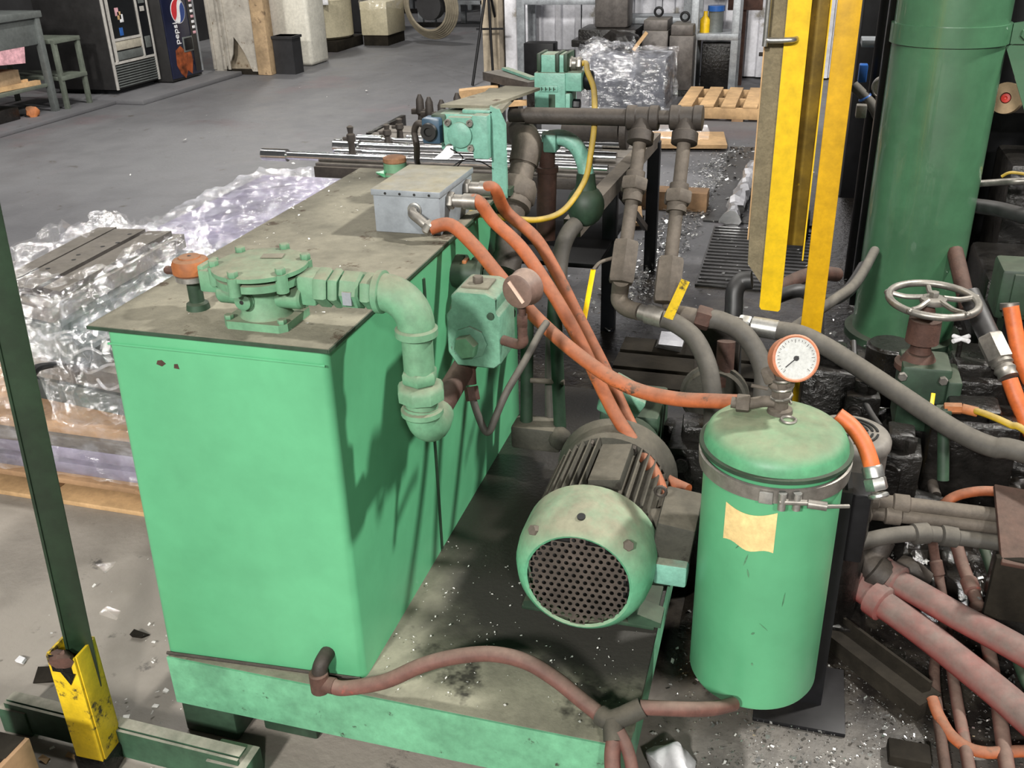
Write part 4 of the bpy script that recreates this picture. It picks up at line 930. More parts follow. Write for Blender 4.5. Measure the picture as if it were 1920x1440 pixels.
hz2 = T('hose_coupling', 'grey angled hose coupling at the right edge', 'pipe fitting', wy(1880, 680, 3.0))
qa, qb = wy(1840, 600, 3.1), wy(1893, 712, 2.95); d_ = (qb-qa).normalized()
hz2.add('black_hose_end', B().cyl(qa-d_*.1, qa+d_*.07, .032), 'black_hose')
hz2.add('body', B().lathe(qa+d_*.06, d_, [(0, .036), (.006, .040), (.085, .040), (.09, .03)], 6), 'dirty_steel')
hz2.add('ferrule', B().lathe(qa+d_*.145, d_, [(0, .030), (.014, .034), (.02, .026), (.034, .033), (.044, .028), (.06, .03)], 20), 'dirty_steel')
one('orange_hose', B().tube(ext([qb]+pathY([(1905, 745, 2.92), (1918, 775, 2.9), (1935, 815, 2.87)]), .5), .024, 14), 'bright_orange', 'orange hose leaving the grey angled coupling at the right edge', 'hose')

# ---- gate valve with hand wheel
hc = wy(1750, 562, 3.0); hd_ = V((.02, -.05, 1)).normalized()
gv_ = T('gate_valve', 'green gate valve with a round steel hand wheel', 'valve', wy(1735, 800, 2.98))
wh = gv_.add('hand_wheel', B().ring(hc, hd_, .128, .0115, 40, 10), 'dirty_steel', label='round steel hand wheel')
for k in range(5):
    a = 2*math.pi*k/5+.35; d2_ = V((math.cos(a), math.sin(a), 0)); gv_.add('spoke', B().tube([hc+d2_*.03+Z_*.004, hc+d2_*.08-Z_*.004, hc+d2_*.122], .0085, 8), 'dirty_steel', parent=wh)
    gv_.add('rim_knob', B().ball(hc+V((math.cos(a), math.sin(a), 0))*.135, .010, 8), 'dirty_steel', parent=wh)
gv_.add('hub', B().lathe(hc-Z_*.012, Z_, [(0, .036), (.008, .04), (.018, .038), (.022, .022)], 24).hexn(hc+Z_*.006, hc+Z_*.026, .015), 'dirty_steel', parent=wh)
vb = V((hc.x-.012, hc.y, 0))
zq = lambda y_: wy(1735, y_, 3.0).z
gv_.add('yoke', B().lathe((vb.x, vb.y, zq(660)), Z_, [(0, .035), (.015, .03), (.03, .032), (.035, .05), (.11, .048), (.115, .03), (hc.z-zq(660), .014)], 20), 'rust_pipe')
gv_.add('bonnet_flange', B().lathe((vb.x, vb.y, zq(690)), Z_, [(0, .07), (.018, .07), (.022, .055), (.05, .04)], 28), 'rust_pipe')
x0, x1, z0, z1 = rect(1672, 690, 1787, 800, 2.95)
gv_.add('body', B().bx(x0, x1, 2.93, 3.08, z0, z1, .012), 'dark_green')
gv_.add('end_plate', B().bx(x1-.012, x1+.03, 2.91, 3.06, z0-.02, z1-.03, .008), 'dark_green')
for a, c in ((1692, 704), (1768, 712)):
    q = wy(a, c, 2.93); gv_.add('bolt', B().hexn(q, q-Y_*.016, .014), 'dirty_steel')
gv_.add('pedestal', B().bx(x0+.03, x1-.03, 2.95, 3.06, 0, z0, .01), 'oily_iron')
one('side_cylinder', B().lathe(wy(1655, 745, 3.3), Z_, [(0, .08), (.20, .08), (.202, .075), (.21, .07)], 28), 'oily_iron', 'black oily round housing left of the gate valve', 'housing')
tv = wy(1802, 635, 3.1)
t4 = T('cross_handle_tap', 'small tap with a worn cross handle right of the hand wheel', 'tap', tv-Z_*.08)
t4.add('stem', B().cyl(tv-Z_*.10, tv, .008).ball(tv-Z_*.09, .025, 10), 'oily_iron')
for d2_ in (V((.78, .6, .1)), V((.6, -.78, .1))):
    t4.add('handle_arm', B().cyl(tv-d2_*.032, tv+d2_*.032, .0075, n=10), 'paper_white')

# ---- ball valve with a yellow handle and yellow air hose
bv = wy(1770, 765, 2.62)
b4 = T('air_valve', 'grimy ball valve with a yellow lever on a short standpipe', 'valve', wy(1765, 880, 2.6))
b4.add('standpipe', B().cyl(wy(1768, 900, 2.56), bv, .016).hexn(bv-Z_*.03, bv+Z_*.0, .026), 'dark_green')
b4.add('lever', B().bar(wy(1750, 737, 2.58), wy(1744, 782, 2.55), .011, .004, up=(0, -1, .3), bev=.001), 'yellow_paint', label='yellow lever')
b4.add('outlet', B().hexn(bv, bv+V((.045, 0, .004)), .016).cyl(bv+V((.045, 0, .004)), bv+V((.085, -.005, .0)), .014), 'rust_orange')
one('yellow_hose', B().tube(ext([bv+V((.08, -.004, 0))]+pathY([(1835, 772, 2.60), (1865, 783, 2.57), (1895, 797, 2.54), (1940, 822, 2.5)]), .7, drop=.2), .0095, 10), 'yellow_cable', 'thin yellow air hose running from the ball valve to the right edge', 'hose')

# ---- the long thick grey hose behind the canister
cpl = pathY([(1385, 607, 2.72), (1400, 609, 2.72), (1462, 620, 2.70)])
lh = T('hose_coupling', 'bright zinc hose coupling behind the dial gauge', 'pipe fitting', cpl[0])
d_ = (cpl[2]-cpl[0]).normalized()
lh.add('nut', B().cyl(cpl[0]-d_*.05, cpl[0], .02).hexn(cpl[0], cpl[0]+d_*.035, .028), 'zinc')
lh.add('ferrule', B().lathe(cpl[0]+d_*.038, d_, [(0, .026), (.003, .029), (.075, .029), (.078, .026)], 20), 'zinc')
one('grey_hose', B().tube(ext([cpl[0]+d_*.11]+pathY([(1500, 627, 2.68), (1545, 648, 2.66), (1600, 682, 2.62), (1670, 728, 2.56), (1740, 775, 2.50), (1800, 812, 2.45), (1860, 838, 2.41), (1930, 852, 2.38)]), .8, drop=.15), .027, 16), 'grey_hose', 'long thick grey hose running diagonally in front of the gate valve', 'hose')
one('support_stack', B().bx(.26, .36, 2.48, 2.58, 0, .34, .01), 'oily_iron', 'oily black block carrying the long grey hose', 'block')

# ---- small grey motor with slotted round cover
m2 = wy(1594, 808, 2.2)
sm = T('small_motor', 'grey upright motor with a slotted round cover behind the canister', 'motor', V((m2.x, m2.y, 0)))
sm.add('stator', B().lathe((m2.x, m2.y, .06), Z_, [(0, .075), (m2.z-.17, .078)], 32), 'oily_iron')
sm.add('case', B().lathe((m2.x, m2.y, .06), Z_, [(m2.z-.19, .092), (m2.z-.10, .092), (m2.z-.09, .098), (m2.z-.075, .098), (m2.z-.064, .092), (m2.z-.06, .084), (m2.z-.058, 0)], 40), 'cover_grey')
bm = B()
for R_ in (.028, .040, .052, .064):
    for q_ in range(4):
        bm.ring((m2.x, m2.y, m2.z+.0015), Z_, R_, .0036, 8, 4, arc=math.pi/2-.24, a0=.12+q_*math.pi/2)
sm.add('slots', bm, 'ink_black')
sm.add('base', B().bx(m2.x-.09, m2.x+.09, m2.y-.08, m2.y+.08, 0, .06, .006), 'oily_iron')

# ---- pump flange seen between the grey hoses
pf_ = wy(1322, 715, 2.6)
p5 = T('flanged_pump', 'green flanged pump with a dark red pipe between the grey hoses', 'pump', V((pf_.x, 2.65, .1)))
p5.add('flange', B().lathe(pf_+V((.03, 0, -.04)), -Y_, [(0, .10), (.015, .10), (.018, .092), (.03, .085)], 32), 'motor_dust')
p5.add('hub', B().cyl(pf_+V((.02, -.025, -.03)), pf_+V((.02, -.07, -.03)), .016), 'rust_pipe')
p5.add('red_pipe', B().cyl(wy(1362, 640, 2.62), wy(1358, 700, 2.6), .026).hexn(wy(1358, 698, 2.6), wy(1356, 720, 2.6), .036), 'rust_pipe')
p5.add('bracket', B().box(wy(1345, 660, 2.68), (.13, .03, .22), None, .004), 'dark_pipe')
p5.add('pedestal', B().bx(pf_.x-.08, pf_.x+.12, 2.58, 2.75, 0, .24, .01), 'oily_iron')
one('elbow_pipe', B().tube(pathY([(1410, 525, 3.1), (1390, 528, 3.1), (1378, 545, 3.08), (1376, 575, 3.06), (1374, 610, 3.04), (1372, 700, 3.0), (1372, 790, 2.98)]), .03, 14), 'black_hose', 'black pipe elbow just left of the yellow guard foot', 'pipe')
one('black_hose', B().tube(pathY([(1455, 545, 3.3), (1490, 525, 3.4), (1530, 512, 3.5), (1570, 515, 3.6)]), .026, 12), 'rust_pipe', 'dark red hose behind the yellow guard bars', 'hose')
one('black_hose', B().tube(pathY([(1450, 560, 3.25), (1500, 545, 3.3), (1545, 565, 3.4), (1590, 545, 3.5), (1620, 500, 3.7)]), .024, 12), 'black_hose', 'black hose winding behind the yellow guard bars', 'hose')
one('black_hose', B().tube(pathY([(1480, 620, 3.1), (1560, 565, 3.2), (1605, 530, 3.4), (1640, 470, 3.8)]), .018, 12), 'grey_hose', 'grey-black hose rising to the green column', 'hose')
for k, (pts, r_, m_, lb) in enumerate([
    ([(1825, 345, 4.3), (1870, 342, 4.25), (1905, 340, 4.2), (1960, 338, 4.2)], .014, 'dirty_steel', 'thin steel air line right of the green column'),
    ([(1820, 385, 4.2), (1870, 392, 4.1), (1930, 408, 4.0)], .03, 'black_hose', 'thick black hose right of the green column'),
    ([(1790, 470, 3.9), (1802, 520, 3.8), (1815, 580, 3.7)], .03, 'rust_pipe', 'dark red pipe close to the right side of the column'),
    ([(1600, 640, 2.9), (1605, 700, 2.8), (1625, 760, 2.7), (1650, 800, 2.6)], .009, 'black_hose', 'thin black hose hanging behind the long grey hose')]):
    one('pipe', B().tube(pathY(pts), r_, 12), m_, lb, 'pipe')
lv_ = wy(1878, 331, 4.2)
one('tap_lever', B().tube([lv_, lv_+V((.03, -.01, .02)), lv_+V((.10, -.02, .015))], .006, 8), 'yellow_cable', 'bent brass tap lever on the thin steel air line', 'lever')
# chunky valve blocks in the oil behind the canister
for k, (a, c, Yq, sx, sy, sz) in enumerate([(1560, 700, 2.75, .16, .2, .3), (1620, 745, 2.7, .1, .14, .3), (1690, 850, 2.5, .12, .12, .22), (1830, 800, 2.8, .24, .16, .3), (1850, 720, 3.0, .3, .2, .45), (1300, 840, 2.25, .14, .16, .3), (1265, 830, 2.35, .12, .1, .3)]):
    q = wy(a, c, Yq)
    labs = ['behind the dial gauge', 'left of the gate valve', 'below the gate valve', 'below the cross handle tap', 'behind the cross handle tap', 'left of the canister lid', 'behind the motor terminal box']
    one('valve_block', B().box((q.x, Yq+sy/2, q.z/2), (sx, sy, q.z), None, .012).box((q.x, Yq+sy/2, q.z+.02), (sx*.6, sy*.6, .05), None, .012).cyl((q.x-sx*.2, Yq-.02, q.z-.05), (q.x-sx*.2, Yq+.02, q.z-.05), .02).hexn((q.x+sx*.2, Yq+sy*.3, q.z-.01), (q.x+sx*.2, Yq+sy*.3, q.z+.035), .022).cyl((q.x+sx*.45, Yq+sy*.2, q.z*.6), (q.x+sx*.45+.08, Yq+sy*.2-.02, q.z*.6), .024).crumple(.012, 14, k), 'oily_iron', 'oily black valve block '+labs[k], 'block')

# ================================================================== pipes in the lower right corner
def run(nm, pts, r_, m_, lb, cat='pipe', zs=None, joints=()):
    P_ = [wz(a, c, z_) for a, c, z_ in pts]
    if pts[-1][0] > 1920: P_ = ext(P_, .7, r_)
    elif pts[-1][1] > 1395: P_ = ext(P_, .25, r_)
    th = T(nm, lb, cat, V((P_[0].x, P_[0].y, max(0, min(p.z for p in P_)-r_))))
    th.add('pipe' if cat == 'pipe' else 'hose', B().tube(P_, r_, 14, sub=6), m_)
    for i, t_ in joints:
        a, b_ = P_[i], P_[i+1]; d_ = (b_-a).normalized(); q_ = a.lerp(b_, t_)
        th.add('coupling', B().lathe(q_-d_*.022, d_, [(0, r_*1.02), (.004, r_*1.3), (.04, r_*1.3), (.044, r_*1.02)], 16), m_)
    return th
run('red_hose', [(1560, 1075, .14), (1600, 1092, .13), (1660, 1135, .12), (1730, 1185, .11), (1810, 1248, .10), (1880, 1305, .09), (1960, 1375, .08)], .037, 'red_hose', 'thick dusty red hose, the nearer of the two at lower right', 'hose', joints=((0, .9), (1, .8)))
run('red_hose', [(1625, 1050, .17), (1655, 1075, .16), (1720, 1112, .16), (1800, 1158, .16), (1870, 1195, .16), (1960, 1245, .16)], .034, 'red_hose', 'thick dusty red hose, the farther of the two at lower right', 'hose', joints=((0, .6), (1, .3)))
run('elbow_pipe', [(1660, 1085, .16), (1635, 1065, .18), (1640, 1040, .20), (1655, 1010, .24)], .034, 'dark_pipe', 'brown pipe elbow at the head of the farther red hose', joints=((0, .5),))
run('cross_pipe', [(1600, 935, .34), (1680, 943, .34), (1780, 955, .34), (1885, 968, .34)], .019, 'steel_pipe', 'upper of two brown pipes entering the manifold plate', joints=((0, .4), (1, .1)))
run('cross_pipe', [(1610, 958, .31), (1690, 966, .31), (1780, 976, .31), (1890, 990, .31)], .021, 'steel_pipe', 'lower of two brown pipes entering the manifold plate', joints=((0, .1), (0, .8)))
run('cross_pipe', [(1555, 1038, .28), (1600, 1022, .285), (1660, 1006, .29), (1730, 1000, .29), (1800, 1008, .28), (1900, 1022, .28)], .021, 'grey_hose', 'grey hose arching into the manifold plate', 'hose', joints=((2, .95), (3, .7)))
mp = T('manifold_plate', 'rusty manifold plate at the right edge', 'plate', wz(1905, 1060, .2))
m0 = wz(1880, 968, .38)
mp.add('plate', B().box(m0+V((.10, .0, -.03)), (.22, .24, .014), M.Rotation(.35, 3, 'X') @ M.Rotation(.1, 3, 'Y'), .003), 'rust_pipe')
mp.add('side', B().box(m0+V((.09, -.10, -.14)), (.22, .02, .18), None, .004), 'wood_dark')
mp.add('support', B().bx(m0.x+.02, m0.x+.2, m0.y-.08, m0.y+.1, 0, .24, .006), 'oily_iron')
for pts, r_, m_, lb, jn in [
    ([(1745, 985, .26), (1752, 1040, .16), (1762, 1090, .10), (1770, 1160, .06), (1752, 1250, .04), (1760, 1350, .03), (1775, 1460, .03)], .013, 'rust_pipe', 'thin rusty pipe dropping below the grey arched hose', ((1, .5),)),
    ([(1790, 1010, .14), (1805, 1060, .10), (1830, 1125, .07), (1850, 1200, .05), (1868, 1300, .04), (1885, 1420, .03)], .017, 'brown_hose', 'brown pipe running down under both red hoses', ((1, .6), (2, .3))),
    ([(1842, 1020, .12), (1862, 1080, .10), (1885, 1160, .08), (1905, 1230, .06), (1935, 1310, .05)], .013, 'dark_green', 'thin olive pipe near the right edge', ()),
    ([(1690, 800, .16), (1702, 860, .14), (1714, 920, .12)], .013, 'dark_pipe', 'left of two thin pipes beyond the cross pipes', ((0, .5),)),
    ([(1718, 800, .16), (1735, 860, .14), (1755, 930, .12)], .016, 'dark_pipe', 'right of two thin pipes beyond the cross pipes', ((0, .6), (1, .4))),
    ([(1775, 1180, .03), (1790, 1290, .03), (1810, 1400, .03), (1820, 1460, .03)], .014, 'brown_hose', 'brown pipe lying on the floor under the red hoses', ()),
    ([(1660, 870, .24), (1672, 905, .20), (1655, 930, .18)], .011, 'dark_pipe', 'short dark lever pipe behind the canister', ()),
    ]:
    run('thin_pipe', pts, r_, m_, lb, joints=jn)
run('orange_hose', [(1748, 1310, .05), (1762, 1345, .04), (1790, 1385, .035), (1840, 1410, .03), (1930, 1408, .03)], .0135, 'orange_hose', 'orange hose loop lying on the floor in the lower right corner', 'hose')
run('orange_hose', [(1765, 950, .24), (1785, 934, .26), (1815, 924, .28), (1860, 921, .28), (1940, 932, .27)], .014, 'orange_hose', 'orange hose arching above the manifold plate', 'hose')
sb = [wz(1545, 1160, .05), wz(1745, 1312, .05)]
one('floor_channel', B().bar(sb[0]-Z_*.025, sb[1]-Z_*.025, .075, .05).bar(sb[0]+V((-.0, .03, .012)), sb[1]+V((0, .03, .012)), .008, .03), 'wood_dark', 'oily dark channel beam lying on the floor beside the canister', 'beam')
one('timber_block', B().bx(.33, .42, 1.74, 1.80, 0, .03, .005), 'wood_dark', 'small dark timber block on the floor in the lower right corner', 'block')
one('broken_rag', B().ball(wz(1700, 1080, .12), .05, 14, (1.4, .8, .8)).crumple(.03, 14, 3), 'dark_pipe', 'crumpled oily rag between the red hose ends', 'rag')
one('white_rag', B().ball(wz(1255, 1425, .02), .05, 18, (1.1, .8, .7)).crumple(.04, 16, 5), 'paper_white', 'crumpled white rag on the floor at the skid corner', 'rag')
# dark planks and boxes behind the motor
pk = T('timber_pallet', 'oil-blackened timber pallet behind the electric motor', 'pallet', (-.35, 3.2, 0))
for k in range(5):
    pk.add('plank', B().bx(-.62, .12, 2.95+k*.16, 3.08+k*.16, .10, .125, .003), 'wood_dark')
for xx in (-.55, -.25, .05):
    pk.add('bearer', B().bx(xx-.04, xx+.04, 2.95, 3.72, 0, .10, .003), 'wood_dark')
one('foil_scrap', B().box(wz(1262, 640, .14), (.09, .16, .03)).crumple(.03, 14, 8), 'foil', 'crumpled shiny scrap on the blackened pallet', 'scrap')

# oily sludge heaped between the pipes
def heap(x0, x1, y0, y1, hmax, lb, sd, n=60):
    b_ = B(); g = []
    for i in range(n+1):
        row = []
        for j in range(n+1):
            x_, y_ = x0+(x1-x0)*i/n, y0+(y1-y0)*j/n
            e_ = min(i, n-i, j, n-j)/n*2; e_ = min(1, e_*3)
            h_ = (.45+.55*NZ.noise(V((x_*5, y_*5, sd)))+.35*NZ.noise(V((x_*14, y_*14, sd)))+.18*NZ.noise(V((x_*37, y_*37, sd))))
            row.append(b_.b.verts.new((x_, y_, max(.001, hmax*h_*e_))))
        g.append(row)
    for i in range(n):
        for j in range(n): b_.b.faces.new((g[i][j], g[i+1][j], g[i+1][j+1], g[i][j+1]))
    return one('oily_sludge', b_, 'sludge', lb, 'sludge', kind='stuff', smooth=25)
heap(.16, 1.15, 2.28, 3.68, .15, 'black oily sludge and swarf heaped around the press pipes', 3.)
heap(-.18, .3, 2.05, 2.75, .10, 'black oily sludge under the grey hoses behind the canister', 8., 40)

# ================================================================== left foreground: green post in a yellow socket
so = wz(196, 1432, 0.0)
zt_ = wy(155, 1215, so.y).z
st = T('socket_post', 'dark green angle post standing in a worn yellow square socket', 'post', so)
rz = M.Rotation(math.radians(3), 3, 'Z')
ux_, uy_ = rz @ X_, rz @ Y_
hs = .034
bm = B()
for k, (du_, dv_) in enumerate(((0, -hs), (hs, 0), (0, hs), (-hs, 0))):
    c_ = so+ux_*du_+uy_*dv_+Z_*(zt_/2)
    bm.box(c_, (.068 if k % 2 == 0 else .006, .006 if k % 2 == 0 else .062, zt_), rz, .001)
st.add('socket', bm, 'yellow_worn', label='worn yellow square tube socket')
st.add('base_weld', B().box(so+Z_*.03, (.084, .084, .06), rz, .01).crumple(.006, 30, 1), 'oily_iron')
st.add('burnt_top', B().box(so+V((0, -hs-.0036, zt_-.02)), (.05, .0012, .045), rz).prism([(-.02, 0), (.02, 0), (0, -.035)], so+V((.012, -hs-.0043, zt_-.04)), X_, Z_, Y_, .0012), 'oily_iron')
rz2 = M.Rotation(math.radians(30), 3, 'Z'); ux_, uy_ = rz2 @ X_, rz2 @ Y_
tp_ = wy(-20, 480, so.y+.03)
pb_ = so+V((.014, .004, zt_-.12)); pt_ = V((so.x+.035, so.y+.03, 1.55)); 
pt_ = pb_+(wy(8, 560, so.y+.02)-pb_).normalized()*2.3
d_ = (pt_-pb_).normalized()
st.add('post', B().bar(pb_, pt_, .052, .005, up=(ux_.y, -ux_.x, 0), bev=.001).bar(pb_-ux_*.026+uy_*.010, pt_-ux_*.026+uy_*.010, .005, .03, up=(ux_.y, -ux_.x, 0)), 'post_green')
st.add('weld', B().ball(so+V((.0, -.03, zt_-.01)), .022, 10, (1.4, .8, 1)).crumple(.012, 50, 2), 'rust_pipe')
ra, rb_ = wz(20, 1305, .09), wz(455, 1412, .09)
rl = T('floor_rail', 'low dusty green angle rail on the floor under the socket post', 'rail', V(((ra.x+rb_.x)/2, (ra.y+rb_.y)/2, 0)))
rl.add('flange', B().bar(ra, rb_, .028, .006), 'rail_green')
rl.add('web', B().bar(ra+V((.0, -.02, -.04)), rb_+V((0, -.02, -.04)), .007, .08), 'rail_green')
rl.add('end_foot', B().bx(rb_.x-.08, rb_.x+.02, rb_.y-.03, rb_.y+.04, 0, .075, .004), 'rail_green')
rl.add('end_foot', B().bx(ra.x-.02, ra.x+.06, ra.y-.03, ra.y+.03, 0, .075, .004), 'rail_green')
q = wz(20, 1440, .25)
rc = T('rusty_crate', 'rusty orange crate corner at the lower left edge', 'crate', wz(-20, 1440, 0))
rc.add('side', B().bx(q.x-.3, q.x-.006, q.y+.0, q.y+.06, .0, .27, .003), 'wood_dark')
rc.add('face', B().bx(q.x-.3, q.x-.012, q.y-.02, q.y, .02, .26, .003), 'rust_orange')
rc.add('edge', B().bx(q.x-.012, q.x, q.y-.02, q.y+.06, .0, .27, .002), 'wood')
for k, (a, c, s_, m_, lb) in enumerate([(82, 1425, .022, 'wood_pale', 'pale wood chip at the foot of the yellow socket, left one'), (132, 1418, .03, 'wood_pale', 'pale wood chip at the foot of the yellow socket, right one'), (40, 1238, .022, 'paper_white', 'white paper scrap near the rusty crate'), (195, 1062, .04, 'film', 'clear film scrap on the floor left of the tank'), (205, 1150, .05, 'film', 'twisted clear film strip beside the green post'), (262, 1190, .035, 'wood_dark', 'dark dirt clod on the floor left of the tank'), (90, 1265, .05, 'wood_dark', 'dark twig debris above the floor rail'), (310, 1295, .016, 'chip_white', 'white flake on the floor beside the skid corner'), (288, 1325, .016, 'chip_white', 'white flake below the skid corner')]):
    one('floor_scrap', B().box(wz(a, c, s_*.18), (s_, s_*.7, s_*.25)).crumple(s_*.5, 30, k+1), m_, lb, 'scrap')

# ================================================================== wrapped load on a pallet left of the tank
pl = T('pallet', 'timber pallet under the film-wrapped load left of the tank', 'pallet', (-2.35, 2.75, 0), 'timber pallets')
PX0, PX1, PY0, PY1 = -3.15, -1.5, 2.20, 3.30
for k in range(7):
    y_ = PY0+k*.165; pl.add('top_board', B().bx(PX0, PX1, y_, y_+.11, .085, .105, .003), 'wood')
for y_ in (PY0, PY0+.5, PY1-.11): pl.add('bottom_board', B().bx(PX0, PX1, y_, y_+.1, 0, .018, .003), 'wood_pale')
for x_ in (PX0, -2.35, PX1-.05): pl.add('stringer', B().bx(x_, x_+.05, PY0+.01, PY1, .018, .085, .003), 'wood')
sk2 = T('sheet_stack', 'low stack of printed sheets wrapped in glossy film on the pallet', 'stack', (-2.35, 2.7, .105))
for k, (z_, m_) in enumerate(((.105, 'stack_print'), (.155, 'stack_print'), (.205, 'die_steel'), (.25, 'wood'))):
    sk2.add('layer', B().bx(PX0+.05+.02*(k % 2), PX1-.03-.02*(k % 3), PY0+.03+.012*(k % 2), PY1-.05, z_, z_+.043, .006), m_)
sk2.add('film_wrap', B().film(PX0+.02, PX1-.005, PY0+.012, PY1-.02, .11, .305, n=40, amp=.022, fr=9, seed=1.), 'film_dense', label='glossy stretch film')
ud = T('die_stack', 'tall stack of steel die plates wrapped in torn crumpled film', 'stack', (-2.3, 2.7, .31))
base = [(-2.50, 2.36), (-2.185, 2.29), (-2.21, 3.06), (-2.56, 3.0)]
zc_ = .31
for k, (h_, m_, gr_) in enumerate(((.08, 'stack_dark', .25), (.075, 'die_steel', .22), (.08, 'stack_dark', .12), (.07, 'stack_dark', .03), (.06, 'die_steel', 0.))):
    pts = [(a+(gr_ if i in (1, 2) else -.01*k), c+.008*((k*7) % 3)) for i, (a, c) in enumerate(base)]
    ud.add('plate', B().prism(pts, (0, 0, zc_+.004), X_, Y_, Z_, h_-.008), m_); zc_ += h_
# grooved top plates visible through the torn film
for k, (t0, t1_) in enumerate(((.04, .24), (.27, .62), (.70, .96))):
    f = lambda t, y_: (-2.555+(.35)*t+(-.0 if y_ else 0), 0)
    ud.add('top_plate', B().prism([(-2.50+.31*t0, 2.39), (-2.50+.31*t1_, 2.37), (-2.55+.335*t1_, 3.02), (-2.55+.335*t0, 3.0)], (0, 0, zc_), X_, Y_, Z_, .022), 'die_steel')
hs_ = B()
for i in range(7):
    a = -2.42+.025*(i % 3)+.03*(i//3); y_ = 2.5+.15*(i//2)+.05*(i % 2); hs_.cyl((a, y_, zc_+.021), (a, y_, zc_+.0225), .008, n=10)
ud.add('drilled_holes', hs_, 'ink_black')
# film skin, torn open on top
bm = B().film(-2.60, -2.15, 2.25, 3.10, .33, zc_+.03, n=38, amp=.045, fr=8, seed=4.)
kill = [f for f in bm.b.faces if f.calc_center_median().z > zc_-.01 and ((f.calc_center_median().x+2.37)/.15)**2+((f.calc_center_median().y-2.72)/.25)**2 < 1]
bmesh.ops.delete(bm.b, geom=kill, context='FACES')
kill = [f for f in bm.b.faces if f.calc_center_median().z < .45 and f.calc_center_median().y < 2.6 and f.calc_center_median().x > -2.3 and NZ.noise(f.calc_center_median()*9) > -.1]
bmesh.ops.delete(bm.b, geom=kill, context='FACES')
ud.add('film_wrap', bm, 'film', label='torn crumpled stretch film')
bm = B().film(-2.64, -2.13, 2.22, 3.13, .50, zc_+.05, n=26, amp=.07, fr=5, seed=9., top=False)
ud.add('film_fold', bm, 'film')
bm = B().film(-2.22, -1.93, 2.22, 3.1, .32, .60, n=20, amp=.05, fr=7, seed=12.)
ud.add('film_skirt', bm, 'film')
for k in range(4):
    a = V((-2.2+.06*k, 2.24, .62-.05*k)); ud.add('film_strand', B().tube([a, a+V((.05, -.02, -.02)), a+V((.12, -.01, .01)), a+V((.16, .0, -.03+.02*k))], .005, 6), 'film')
one('hook_bar', B().tube([wy(42, 715, 2.12), wy(60, 700, 2.14), wy(75, 688, 2.17), wy(120, 682, 2.3)], [.012, .014, .012, .008], 8), 'black_steel', 'short dark bar poking out of the wrapped stack', 'bar')

# second wrapped load behind the tank
l2 = T('wrapped_sheets', 'flat film-wrapped load of sheets on a pallet behind the tank', 'stack', (-2.7, 4.7, 0))
for k in range(3): l2.add('stringer', B().bx(-3.3+k*.6, -3.2+k*.6, 3.75, 5.5, 0, .11, .004), 'wood')
l2.add('sheets', B().bx(-3.32, -1.98, 3.72, 5.55, .11, .24, .01), 'stack_print')
l2.add('film_wrap', B().film(-3.36, -1.95, 3.66, 5.6, .10, .27, n=44, amp=.03, fr=6, seed=20.), 'film_dense', label='glossy stretch film')
l2.add('top_bar', B().bx(-2.45, -2.0, 4.55, 4.66, .27, .30, .004).bx(-2.1, -1.9, 5.0, 5.4, .27, .31, .004), 'black_steel')
one('small_wrapped_box', B().film(-2.05, -1.78, 3.25, 3.6, .0, .34, n=12, amp=.012, fr=9, seed=31.), 'film_dense', 'small blue-white film-wrapped block behind the orange breather', 'box')

# ================================================================== stand with steel rods behind the tank
TZ = .70
tb = T('rod_table', 'black steel stand carrying chrome rods behind the tank', 'stand', (-1.4, 4.5, 0))
for x_, y_ in ((-.76, 4.07), (-.70, 4.92), (-1.84, 4.07), (-1.84, 4.92)):
    tb.add('leg', B().bx(x_-.03, x_+.03, y_-.03, y_+.03, 0, TZ-.02, .002), 'black_paint')
tb.add('side_beam', B().bar((-.72, 3.15, TZ+.06), (-.71, 4.98, TZ-.02), .06, .06), 'steel_pipe')
tb.add('front_beam', B().bx(-2.15, -.7, 4.04, 4.10, TZ-.05, TZ, .003), 'dark_pipe')
tb.add('rear_beam', B().bx(-2.15, -.7, 4.90, 4.96, TZ-.05, TZ, .003), 'dark_pipe')
for k in range(5):
    tb.add('top_board', B().bx(-2.15, -.72, 4.06+k*.18, 4.22+k*.18, TZ, TZ+.012, .002), 'die_steel')
tb.add('shelf', B().bx(-1.84, -.74, 3.7, 4.95, .42, .44, .002), 'black_steel')
tb.add('diagonal_brace', B().bar((-.72, 4.85, .25), (-.74, 4.1, TZ-.05), .02, .03), 'dark_pipe')
rods = [(4.10, .020, -2.34), (4.16, .013, -2.20), (4.22, .016, -2.12), (4.30, .024, -2.06), (4.40, .014, -1.95), (4.48, .018, -2.02), (4.58, .015, -1.9), (4.70, .022, -1.85), (4.82, .014, -1.8)]
words = ['nearest', 'second', 'third', 'fourth', 'fifth', 'sixth', 'seventh', 'eighth', 'farthest']
for i, (y_, r_, x_) in enumerate(rods):
    th = T('steel_rod', words[i]+' chrome rod lying across the black stand', 'rod', (x_, y_, TZ+.012), 'chrome rods on the stand')
    th.add('rod', B().cyl((x_, y_, TZ+.012+r_), (-.78-.05*(i % 3), y_, TZ+.012+r_), r_, n=16), 'chrome')
    if i in (0, 3, 5): th.add('end_collar', B().cyl((x_-.10, y_, TZ+.012+r_), (x_+.03, y_, TZ+.012+r_), r_*1.45, n=18), 'chrome')
